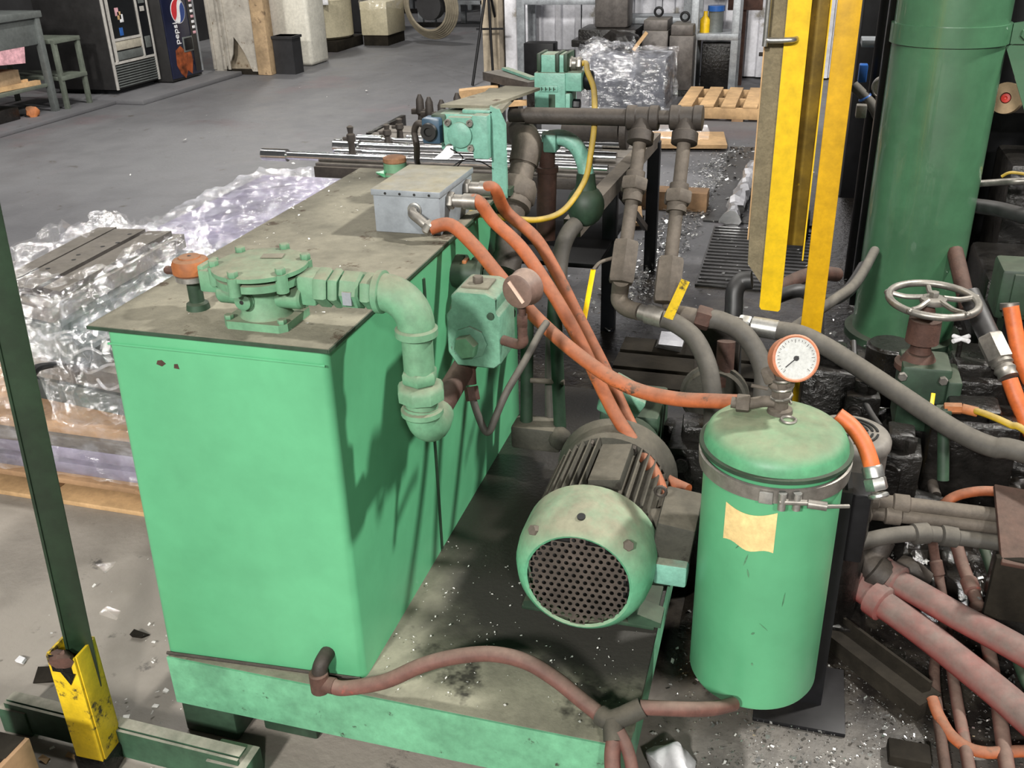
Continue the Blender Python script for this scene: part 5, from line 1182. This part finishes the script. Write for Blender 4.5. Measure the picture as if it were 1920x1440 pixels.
for a, Yq in ((662, 4.2), (728, 4.45), (752, 4.6)):
    b_ = wy(a, 300 if a < 700 else 278, Yq)
    th = T('upright_fitting', {662: 'leftmost', 728: 'middle', 752: 'rightmost'}[a]+' dark upright pipe fitting among the chrome rods', 'pipe fitting', V((b_.x, Yq, TZ+.02)), 'upright fittings on the stand')
    hgt = .14 if a < 700 else .10
    th.add('stem', B().lathe((b_.x, Yq, TZ+.02), Z_, [(0, .018), (hgt*.4, .014), (hgt*.5, .022), (hgt*.7, .02), (hgt*.75, .012), (hgt*.95, .016), (hgt, .006)], 12), 'dark_pipe')
    th.add('side_stub', B().cyl((b_.x, Yq, TZ+.02+hgt*.55), (b_.x-.04, Yq, TZ+.02+hgt*.55), .009, n=8), 'dark_pipe')
cpk = wy(1165, 245, 4.3)
one('end_cap_cylinder', B().cyl(wy(1060, 245, 4.35), cpk, .05).lathe(cpk, X_, [(0, .05), (.002, .082), (.03, .082), (.032, .078), (.028, .07), (.028, 0)], 28), 'dark_pipe', 'black cylinder with a round steel end plate under the cross pipe', 'cylinder')
# pallet with steel fixtures farther back
p6 = T('fixture_pallet', 'timber pallet with dark steel fixtures beyond the chrome rods', 'pallet', (-2.6, 6.7, 0), 'timber pallets')
fx0, fx1 = -3.05, -1.7
for k in range(5): p6.add('top_board', B().bx(fx0, fx1, 6.5+k*.22, 6.66+k*.22, .13, .15, .003), 'wood')
for k in range(3): p6.add('stringer', B().bx(fx0+k*.62, fx0+k*.62+.08, 6.5, 7.55, 0, .13, .003), 'wood_pale')
fx = T('steel_fixture', 'dark rectangular steel fixture frame lying on the far pallet', 'fixture', (-2.5, 6.75, .15))
fx.add('tray', B().bx(-3.02, -2.2, 6.52, 6.56, .15, .32, .004).bx(-3.02, -2.98, 6.56, 7.2, .15, .32, .004), 'oily_iron')
fx.add('rib', B().bx(-2.78, -2.75, 6.49, 6.53, .15, .32), 'zinc')
fx.add('plate', B().bx(-2.9, -2.0, 6.7, 7.4, .15, .24, .006), 'oily_iron')
for k, (a, Yq) in enumerate(((788, 7.2), (805, 7.1), (828, 7.0), (858, 7.3))):
    b_ = wy(a, 205, Yq); one('clamp_post', B().lathe((b_.x, Yq, .24), Z_, [(0, .03), (.08, .02), (.1, .035), (.2, .03), (.24, .012)], 10).bx(b_.x-.07, b_.x+.05, Yq-.02, Yq+.02, .33, .37, .004), 'dark_pipe', ['leftmost', 'second', 'third', 'rightmost'][k]+' dark clamp post on the far steel fixture', 'clamp', 'clamp posts on the fixture')
bb = T('bar_bench', 'low steel trough on dark legs left of the solenoid valve', 'trough', (-2.6, 8.2, 0))
ta_, tb_ = wy(925, 140, 8.3), wy(1010, 160, 7.9)
bb.add('trough', B().bar(ta_, tb_, .22, .07), 'die_steel')
bb.add('scrap_bars', B().bar(ta_+V((.1, .02, .05)), tb_+V((-.05, .02, .05)), .06, .02), 'teal_green')
for t_ in (.1, .5, .9):
    c_ = ta_.lerp(tb_, t_); bb.add('leg', B().bx(c_.x-.04, c_.x+.04, c_.y-.08, c_.y+.08, 0, c_.z-.03), 'oily_iron')
one('wood_offcut', B().bar(wy(862, 180, 8.0), wy(935, 172, 8.1), .12, .10).bar(wy(880, 200, 7.8), wy(990, 192, 7.9), .06, .04), 'wood_pale', 'pale timber offcuts on the floor at the tripod foot', 'wood')
# wood and film scraps right of the stand
one('cardboard_sheet', B().box(wz(1270, 262, .04), (.75, .5, .03), M.Rotation(.15, 3, 'Z')).crumple(.02, 4, 3), 'wood_pale', 'pale cardboard sheet on the floor behind the drop pipes', 'cardboard')
one('film_heap', B().box(wz(1262, 250, .07), (.6, .3, .06)).crumple(.08, 5, 6), 'film_dense', 'white film heap on the cardboard behind the drop pipes', 'film')
one('timber_beam', B().bx(-1.1, -.52, 6.05, 6.2, 0, .12, .004), 'wood', 'brown timber beam on the floor behind the stand legs', 'beam')
one('cardboard_scrap', B().box(wz(1160, 410, .03), (.3, .3, .02), M.Rotation(.3, 3, 'Z')).crumple(.04, 6, 4), 'wood_pale', 'torn cardboard scrap on the floor under the stand', 'cardboard')

# ================================================================== floor mats right of the stand
mtA = T('rubber_mat', 'ribbed black rubber mat lying near the drop pipes', 'mat', (-.15, 5.2, 0))
mtA.add('sheet', B().bx(-.44, .22, 4.72, 5.75, 0, .012, .003), 'rubber')
for k in range(18): mtA.add('rib', B().bx(-.43, .21, 4.74+k*.056, 4.765+k*.056, .012, .02), 'rubber')
one('rubber_runner', B().bx(-.52, .25, 5.85, 7.9, 0, .014, .004), 'rubber', 'long smooth black rubber runner littered with swarf beyond the ribbed mat', 'mat')
one('foil_tube', B().tube([wz(1368, 412, .05), wz(1385, 375, .06), wz(1402, 340, .07), wz(1418, 310, .08)], .05, 12).crumple(.03, 14, 2), 'foil', 'crumpled silver foil tube on the mat beside the guard board', 'foil')
one('black_tray', B().bx(-.17, .1, 5.55, 5.75, .012, .14, .01), 'black_steel', 'small black tray beside the silver foil tube', 'tray')

# ================================================================== far left: bench and vending machines
bn = T('steel_bench', 'tall grey steel bench at the left edge', 'bench', (-7.6, 7.9, 0))
bn.add('top', B().bx(-8.1, -7.16, 6.9, 8.34, .92, .98, .006), 'bench_grey')
bn.add('apron', B().bx(-7.24, -7.20, 6.9, 8.30, .68, .92, .003).bx(-8.05, -7.2, 8.28, 8.32, .68, .92, .003), 'bench_grey')
for x_, y_ in ((-7.2, 8.28), (-7.2, 6.95), (-8.05, 8.28)): bn.add('leg', B().bx(x_-.03, x_+.03, y_-.03, y_+.03, 0, .92, .002), 'bench_grey')
bn.add('shelf', B().bx(-8.05, -7.2, 6.95, 8.25, .28, .31, .003), 'bench_green')
b2 = T('steel_rack', 'low grey-green steel rack between the bench and the vending machine', 'rack', (-7.6, 8.55, 0))
for z_ in (.335, .685): b2.add('shelf', B().bx(-8.1, -7.12, 8.38, 8.76, z_-.02, z_+.02, .003), 'bench_green')
for x_, y_ in ((-7.15, 8.40), (-7.15, 8.74), (-8.05, 8.74)): b2.add('leg', B().bx(x_-.022, x_+.022, y_-.02, y_+.02, 0, .70, .002), 'bench_green')
one('pink_bundle', B().box((-7.45, 7.7, .62), (.5, .7, .14)).ball((-7.4, 7.8, .64), .16, 14, (1, 1.6, .5)).crumple(.07, 8, 2), 'pink_cloth', 'pink and white plastic bundle under the bench top', 'bundle')
one('cardboard_box', B().bx(-7.75, -7.28, 7.5, 8.0, .31, .48, .005), 'cardboard', 'brown cardboard box on the bench lower shelf', 'box')
one('wood_scrap', B().bar((-7.3, 7.4, .34), (-7.26, 8.2, .33), .06, .04).bar((-7.4, 7.6, .36), (-7.3, 8.1, .36), .03, .03), 'wood_pale', 'pale timber scraps on the bench lower shelf edge', 'wood')
one('white_carton', B().bx(-7.9, -7.4, 7.5, 8.0, .98, 1.15, .005), 'paper_white', 'white carton on top of the bench at the left edge', 'box')
one('steel_block', B().bx(-7.5, -7.25, 7.55, 7.85, .04, .16, .008), 'oily_iron', 'dark steel block on the floor under the bench', 'block')
one('red_rag', B().ball((-7.22, 8.0, .07), .06, 12).crumple(.05, 12, 3), 'rust_orange', 'small red rag on the floor under the bench', 'rag')

def vend_snack():
    xf, y0, y1, z0, z1 = -7.1, 9.14, 9.92, .10, 1.85
    v = T('vending_machine', 'black snack vending machine with a glass front and white trim', 'vending machine', (xf-.42, (y0+y1)/2, .05))
    v.add('cabinet', B().bx(xf-.85, xf, y0, y1, z0, z1, .01), 'vend_black')
    v.add('plinth', B().bx(xf-.8, xf-.06, y0+.08, y1-.02, .05, z0), 'black_paint')
    for a in (y0, y1-.03): v.add('side_trim', B().bx(xf, xf+.02, a, a+.03, z0, z1, .003), 'trim_white')
    v.add('grille_trim', B().bx(xf, xf+.018, y0+.03, y1-.03, .355, .38), 'trim_white')
    w_ = v.add('window', B().bx(xf, xf+.01, y0+.10, y1-.22, .61, z1-.05), 'vend_glass', label='dark glass window')
    v.add('window_trim', B().bx(xf, xf+.022, y0+.075, y0+.10, .38, z1).bx(xf, xf+.022, y1-.225, y1-.20, .38, z1).bx(xf, xf+.022, y0+.10, y1-.225, .585, .61), 'trim_white')
    v.add('delivery_flap', B().bx(xf, xf+.016, y0+.10, y1-.225, .49, .58, .004), 'vend_beige'); v.add('delivery_flap', B().bx(xf, xf+.016, y0+.10, y1-.225, .39, .475, .004), 'bench_grey')
    p_ = v.add('control_panel', B().bx(xf, xf+.012, y1-.2, y1-.03, .38, z1-.03), 'black_paint')
    v.add('coin_slot', B().bx(xf+.012, xf+.018, y1-.15, y1-.08, .84, .89), 'trim_white', parent=p_)
    v.add('keypad', B().bx(xf+.012, xf+.018, y1-.16, y1-.06, .92, 1.0), 'bench_grey', parent=p_)
    v.add('coin_return', B().bx(xf+.012, xf+.02, y1-.16, y1-.06, .46, .58, .004), 'bench_grey', parent=p_)
    sl = None
    for k in range(9):
        z_ = .12+k*.026
        if sl is None: sl = v.add('grille_slat', B().bx(xf, xf+.016, y0+.04, y1-.035, z_, z_+.012), 'bench_grey')
        else: share(sl.data, (0, 0, k*.026), v.o, 'grille_slat')
    for k, (yy, zz, m_) in enumerate(((9.34, .83, 'pink_cloth'), (9.37, .79, 'wood_pale'), (9.36, .63, 'blue_paint'), (9.33, 1.0, 'paper_white'), (9.42, 1.02, 'wood_pale'), (9.40, .76, 'paper_white'))):
        v.add('snack_pack', B().bx(xf+.008, xf+.014, yy, yy+.06, zz, zz+.08, .003), m_, parent=w_)
vend_snack()
def vend_cola():
    xf, y0, y1, z0, z1 = -6.93, 9.95, 10.56, .06, 1.83
    v = T('vending_machine', 'dark blue cola vending machine with a round red white and blue emblem', 'vending machine', (xf-.4, (y0+y1)/2, .05))
    v.add('cabinet', B().bx(xf-.8, xf-.02, y0, y1, z0, z1, .01), 'vend_black')
    v.add('door', B().bx(xf-.02, xf, y0, y1, z0+.03, z1, .006), 'cola_blue', label='glossy dark blue front')
    v.add('select_panel', B().bx(xf, xf+.006, y1-.14, y1-.035, .12, z1), 'vend_black')
    v.add('edge_trim', B().bx(xf, xf+.012, y1-.03, y1-.008, z0+.05, z1), 'galv')
    for k in range(8):
        z_ = .53+k*.058; v.add('button', B().bx(xf+.006, xf+.013, y1-.10, y1-.045, z_, z_+.03, .003), 'logo_white' if k % 3 else 'pink_cloth')
    v.add('delivery_slot', B().bx(xf, xf+.014, y1-.31, y1-.15, .37, .50, .004), 'black_paint'); v.add('slot_frame', B().bx(xf, xf+.010, y1-.33, y1-.135, .35, .515, .004), 'bench_grey')
    # emblem: red upper part, white wave, blue lower part
    cy, cz_, r_ = y0+.285, .80, .135
    em = v.add('emblem', B().lathe((xf, cy, cz_), X_, [(0, r_), (.004, r_), (.0041, 0)], 40), 'logo_white', label='round cola emblem')
    def seg(lo_):
        pts = []
        for k in range(25):
            a = math.radians(k*180/24)+(0 if not lo_ else math.pi); pts.append(((r_-.008)*math.cos(a), (r_-.008)*math.sin(a)))
        return pts
    def half(sign, off, wav):
        pts = []
        for k in range(41):
            t = -1+2*k/40; x_ = t*(r_-.008); yw = off+wav*math.sin(t*2.4)*r_
            ym = math.sqrt(max(0, (r_-.008)**2-x_*x_)); pts.append((x_, max(-ym, min(ym, yw))))
        for k in range(41):
            t = 1-2*k/40; x_ = t*(r_-.008); ym = math.sqrt(max(0, (r_-.008)**2-x_*x_)); pts.append((x_, sign*ym))
        return pts
    ca_, sa_ = math.cos(math.radians(50)), math.sin(math.radians(50))
    U_ = V((0, ca_, sa_)); W_ = V((0, -sa_, ca_))
    def clean(p):
        out = []
        for q in p:
            if not out or (abs(q[0]-out[-1][0])+abs(q[1]-out[-1][1])) > 1e-4: out.append(q)
        if abs(out[0][0]-out[-1][0])+abs(out[0][1]-out[-1][1]) < 1e-4: out.pop()
        return out
    v.add('emblem_red', B().prism(clean(half(1, .028, .22)), (xf+.0042, cy, cz_), U_, W_, X_, .002), 'logo_red', parent=em)
    v.add('emblem_blue', B().prism(clean(half(-1, -.045, .30)), (xf+.0042, cy, cz_), U_, W_, X_, .002), 'logo_blue', parent=em)
    # lettering, reading upwards
    cu = bpy.data.curves.new('lettering', 'FONT'); cu.body = 'pepsi'; cu.size = .118; cu.extrude = .002; cu.align_x = 'LEFT'
    to = bpy.data.objects.new('tmp', cu); C.objects.link(to)
    dg = bpy.context.evaluated_depsgraph_get(); me = bpy.data.meshes.new_from_object(to.evaluated_get(dg))
    bpy.data.objects.remove(to); bpy.data.curves.remove(cu)
    loc = V((xf+.003, y0+.225, .445))-v.l
    mt = M(((0, 0, 1, loc.x), (0, -1, 0, loc.y), (1, 0, 0, loc.z), (0, 0, 0, 1)))
    mt = M(((0, 0, 1, loc.x), (0, -1, 0, loc.y), (1, 0, 0, loc.z), (0, 0, 0, 1)))
    me.transform(mt); v.add('lettering', me, 'logo_white', label='white lettering running upwards')
    # printed cola splash
    bm = B().prism([(0, 0), (.06, -.10), (.14, -.16), (.2, -.08), (.28, -.13), (.33, .02), (.31, .18), (.2, .14), (.12, .2), (.02, .16)], (xf+.001, y0+.10, .23), Y_, Z_, X_, .001)
    v.add('printed_splash', bm, 'cola_amber', label='printed amber cola splash')
vend_cola()
one('spare_panel', B().bx(-7.6, -7.02, 10.62, 10.66, .06, 2.2, .004), 'vend_black', 'narrow black panel right of the cola vending machine', 'panel')

# partition with a torn foot
pt = T('partition_panel', 'weathered grey partition panel torn open at the foot', 'panel', (-6.75, 10.95, 0))
px0, px1 = -7.02, -6.42
out = [(px0, .04), (-6.86, .04), (-6.84, .10), (-6.78, .16), (-6.74, .24), (-6.70, .44), (-6.64, .36), (-6.58, .26), (-6.54, .16), (-6.50, .04), (px1, .04), (px1, 2.6), (px0, 2.6)]
pt.add('sheet', B().prism(out, (0, 10.95, 0), X_, Z_, Y_, .02), 'partition_grey')
for x_ in (px0, px0+.14, px0+.20): pt.add('batten', B().bx(x_, x_+.035, 10.93, 10.95, .06, 2.6, .002), 'partition_grey')
pt.add('inner_sheet', B().bx(px0, px1, 11.12, 11.14, .03, 2.4), 'column_beige')
pt.add('bottom_rail', B().bx(-6.86, px1, 10.96, 11.02, 0, .06), 'wood_dark')
one('timber_column', B().bx(-6.42, -6.24, 10.93, 11.10, 0, 2.6, .01).crumple(.008, 9, 2), 'partition_wood', 'split brown timber column beside the torn partition', 'column')
one('waste_bin', B().prism([(-.13, -.11), (.13, -.11), (.13, .11), (-.13, .11)], (-6.10, 11.15, 0), X_, Y_, Z_, .44).prism([(-.145, -.125), (.145, -.125), (.145, .125), (-.145, .125)], (-6.10, 11.15, .41), X_, Y_, Z_, .03), 'bin_black', 'black square waste bin beside the timber column', 'bin')
dr1 = T('plastic_drum', 'white plastic drum behind the black waste bin', 'drum', (-6.35, 11.9, 0), 'plastic tanks along the left')
dr1.add('body', B().box((-6.38, 11.95, .44), (.62, .5, .88), None, .05, 3), 'plastic_white')
dr1.add('cap', B().cyl((-6.45, 11.95, .88), (-6.45, 11.95, .95), .06), 'bench_grey')
one('red_pole', B().cyl((-6.62, 11.6, 0), (-6.62, 11.6, 1.6), .025, n=10), 'red_paint', 'red pole beside the white drum', 'pole')
dr2 = T('plastic_drum', 'large beige plastic tank with a white sticker', 'tank', (-6.75, 13.3, .1), 'plastic tanks along the left')
dr2.add('body', B().lathe((-6.78, 13.45, .14), Z_, [(0, .40), (.04, .46), (.5, .46), (.52, .47), (.54, .46), (1.3, .46), (1.4, .40)], 36), 'plastic_beige')
dr2.add('sticker', B().bx(-6.62, -6.42, 13.02, 13.03, .62, .85), 'paper_white')
dr2.add('pallet', B().bx(-7.25, -6.34, 13.0, 13.9, .0, .14, .01), 'wood_dark')
ib = T('liquid_tote', 'beige tote crate covered with clear plastic', 'tote', (-6.07, 13.9, 0))
ib.add('crate', B().bx(-6.28, -5.86, 13.72, 14.4, .14, .60, .02), 'plastic_beige'); ib.add('pallet', B().bx(-6.26, -5.88, 13.74, 14.38, 0, .14), 'wood_dark')
ib.add('plastic_cover', B().film(-6.28, -5.84, 13.70, 14.4, .50, 1.5, n=14, amp=.05, fr=4, seed=3.), 'film_dense')
cl = T('hose_coil', 'upright coil of tan hose leaning beside the covered tote', 'hose coil', (-5.42, 14.2, 0))
for k in range(6): cl.add('turn', B().ring((-5.40, 14.15+k*.03, .50), (.25, 1, .12), .34+.025*k, .02, 32, 6), 'coil_tan')
cl.add('hub', B().cyl((-5.40, 14.2, .5), (-5.38, 14.35, .5), .2), 'dark_wall')
# far shelving
for k, (x0, x1, y_, z1, lb) in enumerate(((-6.3, -5.2, 16.2, 1.3, 'grey steel rack far back beside the hose coil'), (-5.6, -4.5, 18.0, 1.2, 'grey steel table at the far end of the hall'), (-7.6, -6.4, 18.5, 1.4, 'dim steel rack at the far end on the left'))):
    fr = T('far_rack', lb, 'rack', ((x0+x1)/2, y_, 0), 'racks at the far end')
    for xx in (x0, (x0+x1)/2, x1):
        for yy in (y_, y_+.6): fr.add('post', B().bx(xx-.04, xx+.04, yy-.04, yy+.04, 0, z1+.6), 'galv')
    for zz in (.35, z1): fr.add('shelf', B().bx(x0, x1, y_-.04, y_+.64, zz, zz+.06), 'galv')
    fr.add('foot_beam', B().bx(x0-.1, x0+.6, y_-.12, y_-.04, 0, .08), 'oily_iron')
one('dark_machine', B().bx(-9, -6.8, 15.2, 16.2, 0, 2.2, .05).bx(-8.5, -7.2, 14.9, 15.2, .4, 1.0, .03), 'dark_wall', 'dark machine standing far back on the left', 'machine')
one('dark_machine', B().bx(-5.0, -3.6, 19.6, 20.5, 0, 1.8, .05).bx(-4.7, -4.0, 19.4, 19.6, .3, .8, .03), 'dark_wall', 'dark machine at the very far end of the hall', 'machine')

# ================================================================== along the rear wall
tp = T('tripod_stand', 'black tripod stand beside the beige wall column', 'tripod', wz(905, 155, 0))
c0 = wz(912, 150, 0); ap = V((c0.x+.05, c0.y, 1.0))
for a, c in ((886, 160), (948, 128), (925, 150)):
    tp.add('leg', B().cyl(wz(a, c, .01), ap+V((.01*(a-912)/30, 0, 0)), .016, n=8), 'black_steel')
tp.add('head', B().box(ap+Z_*.08, (.2, .12, .18), None, .01), 'black_steel')
tp.add('spreader', B().bar(ap+V((-.14, -.02, -.45)), ap+V((.16, .03, -.45)), .02, .02), 'black_steel')
tp.add('label', B().box(ap+V((0, -.064, .08)), (.08, .004, .05)), 'paper_white')
def rack(nm, lb, x0, x1, y_, zs, h_, dp=.45, post=.045):
    r_ = T(nm, lb, 'rack', ((x0+x1)/2, y_, 0), 'galvanised racks along the rear wall')
    for xx in (x0, x1):
        for yy in (y_, y_+dp): r_.add('post', B().bx(xx-post, xx+post, yy-post/2, yy+post/2, 0, h_, .003), 'galv')
    for zz in zs: r_.add('shelf', B().bx(x0-post, x1+post, y_-.02, y_+dp+.02, zz, zz+.06, .004), 'galv')
    return r_
rack('steel_rack', 'galvanised open rack frame next to the tripod', -3.02, -2.1, 10.72, (.82,), 2.6)
rack('steel_rack', 'galvanised rack behind the bench machine', -1.98, -1.25, 10.85, (.62, 1.4), 2.6)
r3 = rack('steel_rack', 'tall grey rack with a blue-lidded can', -1.12, -.72, 10.35, (.52, 1.08), 1.12, .4, .035)
can = T('paint_can', 'small can with a blue lid on the tall grey rack', 'can', (-.95, 10.5, .58))
can.add('body', B().cyl((-.93, 10.5, .58), (-.93, 10.5, .78), .075), 'bench_grey'); can.add('lid', B().cyl((-.93, 10.5, .78), (-.93, 10.5, .83), .085), 'blue_paint')
one('yellow_bottle', B().lathe((-1.03, 10.46, .58), Z_, [(0, .05), (.12, .05), (.16, .02), (.2, .02)], 14), 'yellow_paint', 'yellow bottle beside the blue-lidded can', 'bottle')
one('red_part', B().ball((-.95, 10.5, 1.2), .07, 10, (1.6, 1, .8)).crumple(.05, 9, 3), 'red_paint', 'red lump on top of the tall grey rack', 'part')
ms = T('bench_machine', 'dark bench machine standing at the rear wall', 'machine', (-2.0, 10.4, 0))
ms.add('base', B().bx(-2.3, -1.7, 10.3, 10.8, 0, .62, .02).bx(-2.36, -1.66, 10.26, 10.84, .45, .52, .01), 'oily_iron')
ms.add('column', B().bx(-2.15, -1.8, 10.4, 10.7, .62, 1.1, .03), 'die_steel')
ms.add('head', B().box((-1.97, 10.5, 1.2), (.42, .4, .3), M.Rotation(.3, 3, 'Y'), .06), 'black_steel'); ms.add('spindle', B().lathe((-1.9, 10.4, 1.3), Z_, [(0, .09), (.1, .12), (.2, .1), (.3, .13)], 14), 'black_steel')
ms.add('arm', B().bar((-1.85, 10.4, 1.16), (-1.45, 10.3, 1.12), .06, .05), 'black_steel')
for k, (x0, x1, y_, h_, lb) in enumerate(((-1.62, -1.36, 10.2, .62, 'left steel die block with eye bolts at the rear wall'), (-1.34, -1.10, 10.15, .58, 'right steel die block with eye bolts at the rear wall'))):
    db = T('die_block', lb, 'block', ((x0+x1)/2, y_+.2, 0), 'die blocks at the rear wall')
    db.add('block', B().bx(x0, x1, y_, y_+.4, .06, h_, .01), 'die_steel'); db.add('upper_half', B().bx(x0+.01, x1-.01, y_+.01, y_+.39, h_, h_+.1, .01), 'die_steel')
    db.add('eye_bolt', B().ring(((x0+x1)/2, y_+.2, h_+.16), Y_, .04, .012, 16, 6), 'black_steel'); db.add('skid', B().bx(x0, x1, y_, y_+.4, 0, .06), 'oily_iron')
one('dark_box', B().bx(-2.95, -2.62, 10.55, 10.75, 0, .45, .01), 'black_steel', 'dark box standing under the open rack frame', 'box')
one('dark_box', B().bx(-2.62, -2.4, 10.5, 10.65, 0, .38, .01).bx(-2.6, -2.5, 10.48, 10.5, .1, .2), 'oily_iron', 'second dark box under the open rack frame', 'box')
one('dark_cabinet', B().bx(-1.05, -.75, 10.5, 10.8, .02, .48, .01), 'oily_iron', 'dark oily box on the floor inside the tall grey rack', 'box')
one('wall_rail', B().bx(-.72, -.66, 10.9, 11.0, 0, 3, .004).bx(-.85, -.5, 10.88, 10.9, .75, .98, .004), 'rust_pipe', 'rusty upright with a brown plate on the rear wall', 'rail')
one('wall_rail', B().bx(-.45, -.40, 10.9, 11.0, 0, 3, .004).bx(-.5, -.35, 10.88, 10.9, .3, .34, .004), 'dark_pipe', 'dark upright on the rear wall near the yellow guard', 'rail')
# wrapped crate
wc = T('wrapped_crate', 'dark crate wrapped in shiny plastic behind the solenoid valve', 'crate', (-1.63, 9.75, 0))
wc.add('crate', B().bx(-2.0, -1.27, 9.47, 10.05, .0, .46, .01), 'crate_blue')
wc.add('plastic_wrap', B().film(-2.06, -1.24, 9.43, 10.08, .0, .49, n=26, amp=.03, fr=6, seed=41.), 'film', label='shiny torn plastic')
bm = B().film(-2.08, -1.6, 9.38, 9.9, .25, .56, n=14, amp=.09, fr=6, seed=44.)
wc.add('plastic_fold', bm, 'film')
one('wood_stick', B().bar((-1.62, 9.7, .5), (-1.5, 9.72, .66), .05, .03), 'wood_pale', 'pale wood stick poking out of the wrapped crate', 'wood')
one('dark_lump', B().ball((-1.78, 9.9, .55), .14, 12, (1.3, 1, .7)).crumple(.05, 8, 6), 'oily_iron', 'dark lump on top of the wrapped crate', 'part')
# clean pallet
wp = T('pallet', 'pale clean timber pallet on the floor left of the guard board', 'pallet', (-.55, 9.4, 0), 'timber pallets')
for k in range(6):
    x_ = -1.08+k*.19; wp.add('deck_board', B().bx(x_, x_+.125, 8.95, 9.95, .115, .135, .003), 'wood_pale')
for y_ in (8.95, 9.42, 9.9): wp.add('stringer', B().bx(-1.08, .02, y_, y_+.045, .02, .115, .003), 'wood_pale')
for x_ in (-1.08, -.6, -.1): wp.add('foot_board', B().bx(x_, x_+.1, 8.95, 9.95, 0, .02), 'wood')

# ================================================================== swarf and flakes
def flakes(name, lb, n, pick, m_, smin, smax, zlift=.004):
    b_ = B(); rng = random.Random(n)
    vs, fs = [], []
    for i in range(n):
        p = pick(rng)
        if p is None: continue
        s_ = smin*(smax/smin)**(rng.random()**2); a = rng.random()*6.28; t_ = rng.uniform(-.5, .5)
        u_ = V((math.cos(a), math.sin(a), t_))*s_; v_ = V((-math.sin(a), math.cos(a), rng.uniform(-.4, .4)))*s_*rng.uniform(.35, .9)
        c_ = V(p)+Z_*(zlift+s_*.5); k = len(vs)
        vs += [c_-u_*.5-v_*.5, c_+u_*.5-v_*.4, c_+u_*.45+v_*.5+Z_*s_*.2, c_-u_*.4+v_*.45]; fs.append((k, k+1, k+2, k+3))
    b_.poly(vs, fs); return one(name, b_, m_, lb, 'debris', kind='stuff', smooth=1.)
def area(x0, x1, y0, y1, z=0., dens=None):
    def f(r):
        p = (r.uniform(x0, x1), r.uniform(y0, y1), z)
        if dens and r.random() > dens(p): return None
        return p
    return f
flakes('metal_swarf', 'bright metal swarf strewn over the floor around the press', 5200, area(-.18, 1.1, 1.35, 3.6, 0, lambda p: .35+.65*(NZ.noise(V(p)*3) > 0)), 'chip', .003, .012)
flakes('metal_swarf', 'silver swarf trail on the floor along the rubber mats', 2800, lambda r: ((lambda y_: (-.62+.16*NZ.noise(V((0, y_*2, 0)))+.07*(y_-6.2)+r.gauss(0, .07), y_, 0))(r.uniform(4.3, 7.9))), 'chip', .006, .03)
flakes('metal_swarf', 'swarf scattered over the rubber mats and nearby floor', 1300, area(-1.2, .5, 3.4, 8.0, .014), 'chip', .006, .025)
flakes('metal_swarf', 'swarf lying on the oily press parts', 1500, area(.2, 1.6, 3.0, 4.8, .1), 'chip', .006, .022)
flakes('metal_swarf', 'bright swarf caught in the oily sludge around the press', 2600, area(.16, 1.15, 2.2, 3.7, .06, lambda p: .3+.7*(NZ.noise(V(p)*6) > 0)), 'chip', .004, .02, .02)
flakes('metal_swarf', 'fine glittering swarf on the floor right of the canister', 3600, area(.0, .75, 1.35, 2.25, 0), 'chip', .0015, .007)
flakes('paint_flakes', 'white flakes on the floor left of the skid', 260, area(-2.0, -1.28, 1.05, 2.2, 0, lambda p: .25+.75*(p[0] > -1.6)), 'chip_white', .003, .016)
flakes('paint_flakes', 'white flakes on the skid plate', 260, area(-.8, -.22, 1.45, 2.0, .23), 'chip_white', .002, .006)
flakes('paint_flakes', 'white flakes on the tank lid', 170, area(-1.3, -.85, 1.5, 2.7, 1.035, lambda p: .3+.7*(p[1] > 1.8 and p[0] < -1.1)), 'chip_white', .002, .009)
flakes('paint_flakes', 'white flakes on the floor in front of the canister', 700, area(-.2, .45, 1.15, 1.75, 0), 'chip_white', .002, .011)
flakes('floor_litter', 'small litter on the far grey floor', 70, area(-6.8, -2.5, 3.5, 11, 0), 'chip_white', .008, .04)
